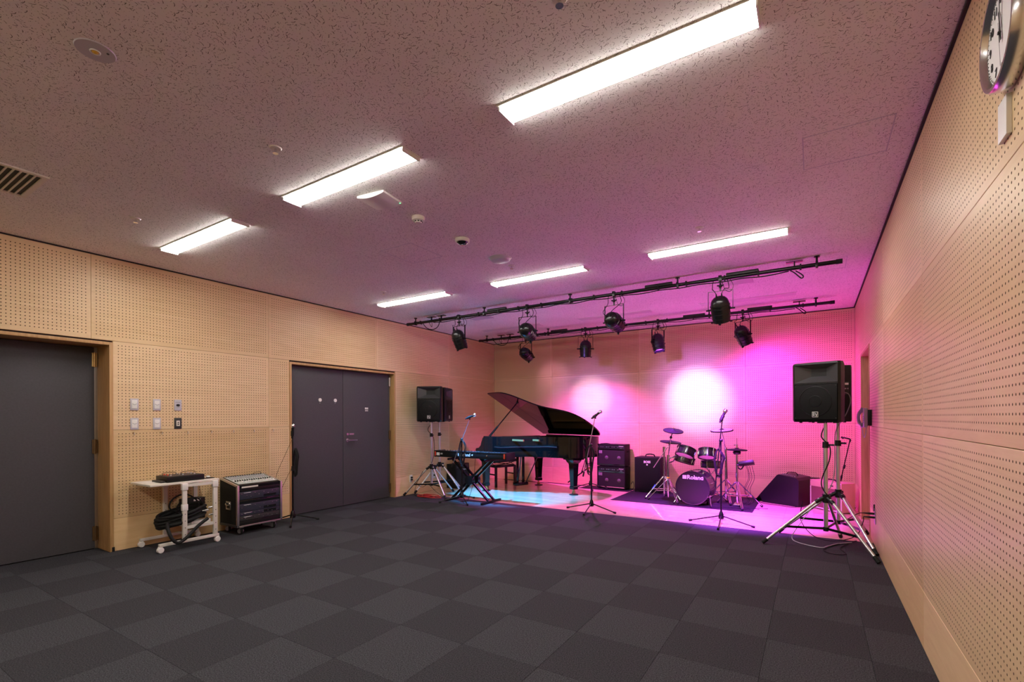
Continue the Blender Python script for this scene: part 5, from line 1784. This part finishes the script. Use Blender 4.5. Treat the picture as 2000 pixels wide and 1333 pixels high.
side_prism(MB(), pr, 0.0, 0.40).build('cabinet', 'black', t)
gd = (Vector((0.275, 0, 0.440)) - Vector((0.0, 0, 0.105))).normalized()
gn = Vector((-gd.z, 0, gd.x))
gm = frame_mat(Vector((0.0, 0.20, 0.105)) + gn * 0.002, (0, -1, 0), gn)
MB().box(-0.18, 0.18, 0.0, 0.41, 0.0, 0.006, 0.003, mat=frame_mat(Vector((0.006, 0.20, 0.112)), (0, 1, 0), gn) @ Matrix.Rotation(0, 4, 'Z')).build('grille', 'grille', t)
MB().box(-0.045, 0.045, 0.055, 0.068, 0.006, 0.008, mat=frame_mat(Vector((0.006, 0.12, 0.112)), (0, 1, 0), gn)).build('badge', 'print', t)
cpm = MB()
for k in range(7):
    cpm.cyl((0.33 + k * 0.028, 0.08 + 0.0 * k, 0.447 - k * 0.0035), (0.33 + k * 0.028, 0.08, 0.462 - k * 0.0035), 0.008, seg=8)
cpm.build('control_knobs', 'grey', t)['kind'] = 'stuff'
MB().tube([(0.36, 0.12, 0.45), (0.37, 0.14, 0.48), (0.44, 0.22, 0.475), (0.46, 0.24, 0.43)], 0.006, 7).build('handle', 'rubber', t)

# cream guitar amplifier by the right doorway
e = Vector((0.36, -0.39, 0)).normalized()
t = thing('guitar_amplifier', 'cream guitar amplifier with oxblood grille beside the telephone doorway', 'amplifier', (-0.045, 8.235, 0), math.atan2(e.y, e.x))
B(0.0, 0.535, 0.012, 0.215, 0.012, 0.410, 0.008).build('cabinet', 'tweed', t)
B(0.0, 0.535, 0.0, 0.014, 0.318, 0.410, 0.004).build('control_fascia', 'tweed', t)
for (x0, x1) in ((0.0, 0.016), (0.519, 0.535)):
    B(x0, x1, 0.0, 0.014, 0.012, 0.318, 0.002).build('front_edge', 'cream', t)
B(0.016, 0.519, 0.0, 0.014, 0.012, 0.030, 0.002).build('front_edge', 'cream', t)
B(0.017, 0.518, 0.005, 0.013, 0.030, 0.318).build('grille', 'oxblood', t)
B(0.35, 0.40, -0.003, 0.001, 0.35, 0.368, 0.001).build('name_badge', 'dark_grey', t)
for (x, z) in ((0.52, 0.398), (0.013, 0.398), (0.52, 0.02)):
    MB().sphere((x, 0.012, z), 0.014).build('corner_cap', 'chrome', t)
for (x, y) in ((0.05, 0.05), (0.48, 0.05), (0.05, 0.18), (0.48, 0.18)):
    MB().cyl((x, y, 0.0), (x, y, 0.014), 0.016, seg=12).build('rubber_foot', 'rubber', t)
MB().tube([(0.19, 0.10, 0.410), (0.21, 0.10, 0.432), (0.33, 0.10, 0.432), (0.35, 0.10, 0.410)], 0.009, 8, 3).build('strap_handle', 'rubber', t)

t = thing('power_box', 'black power distribution box mounted low on the back wall', 'power box', (-0.04, YB, 0.290))
B(-0.115, 0.118, -0.075, -0.001, -0.10, 0.095, 0.004).build('box_body', 'black', t)
ps = MB()
for k in range(4):
    ps.box(-0.09 + k * 0.05, -0.06 + k * 0.05, -0.079, -0.074, 0.060, 0.080)
ps.build('socket_row', 'lilac_grey', t)['kind'] = 'stuff'
rd = random.Random(77)
for k in range(5):
    a = (-0.20 + rd.uniform(-0.03, 0.05), 8.55 + rd.uniform(-0.08, 0.05))
    b = (-0.03 + rd.uniform(-0.03, 0.05), 8.60 + rd.uniform(-0.08, 0.05))
    pts = [(-0.06 + 0.03 * k, 8.66, 0.25), (a[0], a[1], 0.18 + rd.uniform(-0.04, 0.06)), (a[0] + 0.02, a[1] - 0.05, 0.06), (b[0], b[1] - 0.05, 0.02), (b[0] + 0.04, b[1], 0.10), (b[0] - 0.02, b[1] - 0.02, 0.008)]
    floor_cable('black power lead tangled below the power distribution box', pts, 0.0045, 'rubber', 'leads under the power box')
floor_cable('black floor cable beside the wedge keyboard amplifier', [(-0.70, 8.30, 0.008), (-0.60, 8.18, 0.008), (-0.45, 8.14, 0.008), (-0.30, 8.05, 0.008), (-0.20, 8.10, 0.008), (-0.10, 8.22, 0.008)], 0.004)
floor_cable('black cable along the skirting behind the piano', wander((-5.62, 8.62, 0.006), (-3.72, 8.60, 0.006), 9, 0.02, seed=5), 0.005)
floor_cable('black plug lead between stacked amplifiers and bass amplifier', [(-2.82, 8.56, 0.10), (-2.76, 8.50, 0.16), (-2.74, 8.48, 0.06), (-2.79, 8.42, 0.012), (-2.72, 8.36, 0.012)], 0.005)


# ================================================================ drum kit
def rot_to(axis):
    return Vector(axis).normalized().to_track_quat('Z', 'Y').to_matrix().to_4x4()


def drum(name, label, c, axis, r, depth, head_top='head_mesh', head_bot='head_mesh', lugs=6, group='pads of the drum kit', cat='drum', hoop='black_metal', lug_mat='chrome'):
    """drum pad; axis points out of the playing head"""
    t = thing(name, label, cat, c, 0, group)
    m = rot_to(axis)
    h = depth / 2
    MB().lathe([(r, -h), (r, h)], m, 36, False).build('shell', 'shell', t)
    MB().lathe([(0.0, h - 0.004), (r - 0.004, h - 0.004)], m, 36, False).build('playing_head', head_top, t)
    MB().lathe([(0.0, -h + 0.004), (r - 0.004, -h + 0.004)], m, 36, False).build('bottom_head', head_bot, t)
    for s in (-1, 1):
        MB().lathe([(r - 0.008, s * (h + 0.008)), (r + 0.007, s * (h + 0.008)), (r + 0.007, s * (h - 0.016)), (r, s * (h - 0.016)), (r - 0.008, s * (h - 0.006)), (r - 0.008, s * (h + 0.008))], m, 36, False).build('hoop', hoop, t)
    for k in range(lugs):
        a = 2 * PI * k / lugs + 0.3
        lg = MB()
        px, py = (r + 0.006) * math.cos(a), (r + 0.006) * math.sin(a)
        lg.cyl(m @ Vector((px, py, -h)), m @ Vector((px, py, h)), 0.0035, seg=6)
        lg.cyl(m @ Vector((px, py, -0.022)), m @ Vector((px, py, 0.022)), 0.009, seg=8)
        lg.build('lug', lug_mat, t)
    return t


def stand_legs(t, r, angs, z_top, z_low=0.012, mat='chrome', spread_z=0.16):
    for a in angs:
        d = Vector((math.cos(a), math.sin(a), 0))
        n = Vector((-d.y, d.x, 0))
        lg = MB()
        for s in (-1, 1):
            o = n * 0.010 * s
            lg.cyl(o + d * 0.016 + Vector((0, 0, z_top)), o + d * r + Vector((0, 0, z_low + 0.012)), 0.0078, seg=8)
            lg.cyl(o + d * 0.016 + Vector((0, 0, spread_z)), o + d * r * 0.58 + Vector((0, 0, z_low + (z_top - z_low) * 0.42)), 0.0068, seg=8)
        leg = lg.build('leg', mat, t)
        MB().cyl(d * (r - 0.012) + Vector((0, 0, 0.030)), d * (r + 0.012) + Vector((0, 0, 0.006)), 0.015, 0.017, 10).build('foot_tip', 'rubber', leg)


def cymbal(parent, c, axis, r, name='cymbal_pad', mat='cymbal'):
    m = Matrix.Translation(Vector(c)) @ rot_to(axis)
    return MB().lathe([(0.0, 0.026), (0.018, 0.024), (0.036, 0.012), (r * 0.55, 0.008), (r - 0.004, -0.001), (r, -0.006), (r - 0.002, -0.014), (0.04, -0.004), (0.0, 0.0)], m, 40, False).build(name, mat, parent)


BN = Vector((-0.13, -0.99, 0.0))
bc = Vector((-1.505, 7.60, 0.268))
t = drum('bass_drum', 'bass drum with white lettering on its dark front head', tuple(bc), BN, 0.246, 0.30, 'head_dark', 'head_dark', 8, None, 'drum', 'shell')
fm = frame_mat(BN.normalized() * 0.1475, Vector((0.99, -0.13, 0)), BN)
lt = frame_mat(Vector((0, 0, 0.155)) + BN.normalized() * 0.1475, Vector((0.99, -0.13, 0)), BN)
letter('maker_lettering', 'Roland', 0.086, 'print', t, lt @ Matrix.Translation((0.040, 0, 0)), bold=0.0012)
emb = MB()
for k in range(4):
    emb.box(-0.145 + k * 0.0155, -0.133 + k * 0.0155, -0.026, 0.028, -0.001, 0.001, mat=lt)
emb.build('maker_emblem', 'print', t)
for s in (-1, 1):
    sx = Vector((0.99, -0.13, 0)) * s
    a0 = sx * 0.215 + Vector((0, 0, -0.09)) + BN * 0.06
    a1 = sx * 0.275 + Vector((0, 0, -0.246)) + BN * 0.165
    sp = MB().cyl(a0, a1, 0.008, 0.007, 10).build('spur', 'chrome', t)
    MB().sphere(a1, 0.013).build('spur_tip', 'rubber', sp)
pdl = MB()
pdl.box(-0.05, 0.05, 0.18, 0.36, -0.252, -0.240)
pdl.build('kick_pedal', 'chrome', t)
MB().cyl((0.0, 0.20, -0.24), (0.0, 0.19, -0.02), 0.006).build('beater', 'chrome', t)

drum('rack_tom', 'tilted rack tom above the bass drum, bass amplifier side', (-1.650, 7.60, 0.785), (0.20, 0.40, 0.89), 0.138, 0.115)
drum('rack_tom', 'dark lower tom behind and below the tilted rack tom', (-1.712, 7.80, 0.655), (0.22, 0.20, 0.95), 0.150, 0.085)
drum('rack_tom', 'upright rack tom above the bass drum, hi-hat side', (-1.345, 7.62, 0.772), (-0.02, 0.36, 0.93), 0.125, 0.115)
drum('snare_drum', 'snare pad on its stand below the upright rack tom', (-1.350, 7.93, 0.590), (0.0, 0.05, 1.0), 0.135, 0.095)
t = thing('snare_stand', 'chrome snare stand with basket arms under the snare pad', 'drum stand', (-1.350, 7.93, 0.006), 0, 'drum stands')
MB().cyl((0, 0, 0.10), (0, 0, 0.42), 0.0105).build('tube', 'chrome', t)
stand_legs(t, 0.24, [0.5, 2.6, 4.7], 0.22)
for k in range(3):
    a = 0.4 + k * 2 * PI / 3
    MB().tube([(0, 0, 0.42), (0.07 * math.cos(a), 0.07 * math.sin(a), 0.50), (0.142 * math.cos(a), 0.142 * math.sin(a), 0.525), (0.152 * math.cos(a), 0.152 * math.sin(a), 0.56)], 0.006, 8).build('basket_arm', 'chrome', t)

# left cymbal stand carries the high pad and the ride pad, and the toms' arm
t = thing('cymbal_stand', 'chrome cymbal stand with high black cymbal pad beside bass amplifier', 'cymbal stand', (-1.935, 7.70, 0.006), 0, 'drum stands')
MB().cyl((0, 0, 0.06), (0, 0, 0.70), 0.015).build('lower_tube', 'chrome', t)
MB().cyl((0, 0, 0.68), (0.045, -0.03, 1.00), 0.009).build('upper_tube', 'chrome', t)
MB().cyl((0.045, -0.03, 0.99), (0.088, -0.05, 1.10), 0.008).build('tilter', 'black_metal', t)
MB().sphere((0.05, -0.03, 1.0), 0.022).build('tilter_joint', 'black_metal', t)
cymbal(t, (0.091, -0.05, 1.108), (0.17, -0.20, 0.96), 0.152)
MB().cyl((0.091, -0.05, 1.12), (0.097, -0.05, 1.15), 0.008).build('wing_nut', 'chrome', t)
stand_legs(t, 0.30, [math.radians(-50), math.radians(70), math.radians(190)], 0.34)
MB().cyl((0, 0, 0.30), (0, 0, 0.36), 0.022).build('leg_collar', 'chrome', t)
MB().cyl((0, 0, 0.355), (0, 0, 0.375), 0.024).build('tape_band', 'yellow', t)
MB().cyl((0, 0, 0.62), (0, 0, 0.72), 0.020).build('height_collar', 'chrome', t)
MB().tube([(0, 0, 0.66), (0.10, -0.03, 0.70), (0.17, -0.06, 0.74)], 0.010, 8).build('tom_arm', 'chrome', t)
MB().tube([(0, 0, 0.60), (0.06, 0.05, 0.62), (0.09, 0.08, 0.645)], 0.010, 8).build('tom_arm', 'chrome', t)

t = thing('cymbal_stand', 'chrome boom cymbal stand with low flat cymbal pad and counterweight rod', 'cymbal stand', (-2.04, 7.86, 0.006), 0, 'drum stands')
MB().cyl((0, 0, 0.05), (0, 0, 0.80), 0.017).build('lower_tube', 'chrome', t)
MB().cyl((0.045, 0.03, 0.05), (0.045, 0.03, 0.62), 0.014).build('second_tube', 'chrome', t)
MB().cyl((-0.155, -0.06, 0.50), (0.10, -0.005, 0.905), 0.0075).build('boom_rod', 'chrome', t)
MB().cyl((0, 0, 0.74), (0, 0, 0.84), 0.022).build('boom_joint', 'chrome', t)
cymbal(t, (0.105, -0.005, 0.922), (0.12, -0.06, 0.99), 0.165)
MB().cyl((0.105, -0.005, 0.93), (0.108, -0.005, 0.965), 0.008).build('wing_nut', 'chrome', t)
stand_legs(t, 0.30, [math.radians(-150), math.radians(-20), math.radians(100)], 0.36)
MB().cyl((-0.12, -0.07, 0.22), (-0.16, -0.095, 0.16), 0.013).build('tape_band', 'blue_tape', t)

t = thing('cymbal_stand', 'chrome cymbal stand with large ringed cymbal pad behind the snare', 'cymbal stand', (-1.150, 8.05, 0.006), 0, 'drum stands')
MB().cyl((0, 0, 0.05), (0, 0, 0.82), 0.016).build('lower_tube', 'chrome', t)
MB().cyl((0, 0, 0.80), (-0.05, -0.03, 1.10), 0.0085).build('upper_tube', 'chrome', t)
MB().cyl((0.012, 0.0, 0.36), (0.004, 0.0, 0.80), 0.012).build('counterweight', 'black_metal', t)
MB().cyl((0, 0, 0.76), (0, 0, 0.84), 0.021).build('height_collar', 'chrome', t)
cymbal(t, (-0.052, -0.03, 1.110), (-0.04, -0.13, 1.0), 0.165)
m_ = Matrix.Translation((-0.052, -0.03, 1.110)) @ rot_to((-0.04, -0.13, 1.0))
MB().lathe([(0.045, 0.0125), (0.09, 0.0098), (0.148, 0.0035), (0.150, 0.001)], m_, 40, False).build('pad_top_sheen', 'lilac_grey', t)  # white light reflected off the pad top, put in as a pale disc
stand_legs(t, 0.30, [math.radians(-70), math.radians(50), math.radians(170)], 0.34)

t = thing('hi_hat', 'hi-hat pad on chrome pedal stand beside the snare', 'hi-hat', (-0.955, 7.74, 0.006), 0, 'drum stands')
MB().cyl((0, 0, 0.05), (0, 0, 0.80), 0.0145).build('tube', 'chrome', t)
MB().cyl((0, 0, 0.78), (0, 0, 1.00), 0.0045).build('pull_rod', 'chrome', t)
cymbal(t, (0, 0, 0.835), (0.02, 0.0, 1.0), 0.142)
MB().lathe([(0.0, 0.760), (0.045, 0.765), (0.055, 0.790), (0.045, 0.815), (0.0, 0.820)], None, 24).build('sensor_cup', 'black', t)
MB().cyl((0, 0, 0.85), (0, 0, 0.905), 0.016, 0.010).build('clutch', 'chrome', t)
MB().cyl((-0.04, 0, 0.90), (0.015, 0, 0.905), 0.006).build('clutch_wing', 'chrome', t)
stand_legs(t, 0.33, [math.radians(-72), math.radians(20), math.radians(150)], 0.36)
MB().cyl((0, 0, 0.42), (0, 0, 0.50), 0.020).build('height_collar', 'chrome', t)
B(-0.05, 0.04, -0.02, 0.25, 0.010, 0.028, 0.004).build('pedal_plate', 'chrome', t)

t = thing('drum_module', 'black drum sound module clamped on the hi-hat stand', 'drum module', (-0.845, 7.76, 0.640))
mm_ = Matrix.Rotation(math.radians(-18), 4, 'X') @ Matrix.Rotation(math.radians(-10), 4, 'Y')
MB().box(-0.085, 0.115, -0.075, 0.075, -0.022, 0.022, 0.006, mat=mm_).build('module_case', 'black', t)
MB().box(-0.02, 0.04, -0.03, 0.04, 0.022, 0.0235, mat=mm_).build('display', 'glass', t)
MB().cyl((-0.11, -0.02, -0.03), (-0.03, 0.0, -0.01), 0.020).build('clamp', 'black_metal', t)
kk = MB()
for k in range(6):
    kk.cyl(mm_ @ Vector((0.055 + 0.02 * (k % 3), -0.05 + 0.03 * (k // 3), 0.02)), mm_ @ Vector((0.055 + 0.02 * (k % 3), -0.05 + 0.03 * (k // 3), 0.032)), 0.007, seg=8)
kk.build('module_knobs', 'lilac_grey', t)['kind'] = 'stuff'
MB().tube([(-0.02, 0, -0.03), (-0.06, 0.02, -0.09), (-0.10, 0.0, -0.06), (-0.09, 0, 0.0)], 0.010, 7).build('cable_snake', 'rubber', t)
for k, (dx, dy) in enumerate(((0.02, 0.05), (0.05, 0.02), (0.0, 0.09), (0.08, 0.06))):
    p = Vector((-0.845 + dx, 7.76 + dy, 0.60))
    floor_cable('thin trigger cable dropping from the drum module to the rug', [p, p + Vector((0.03, 0.02, -0.18)), p + Vector((-0.03, 0.03, -0.36)), p + Vector((0.02, 0.04, -0.52)), (p.x - 0.06, p.y + 0.10, 0.012)], 0.0032, 'rubber', 'trigger cables of the drum kit')
for k in range(3):
    rd = random.Random(k + 60)
    floor_cable('black trigger cable lying along the front of the drum rug', wander((-1.72 + 0.2 * k, 7.45 + 0.03 * k, 0.012), (-0.75 + 0.1 * k, 7.50 + 0.10 * k, 0.012), 6, 0.05, 0.012, 90 + k), 0.004, 'rubber', 'cables on the drum rug')
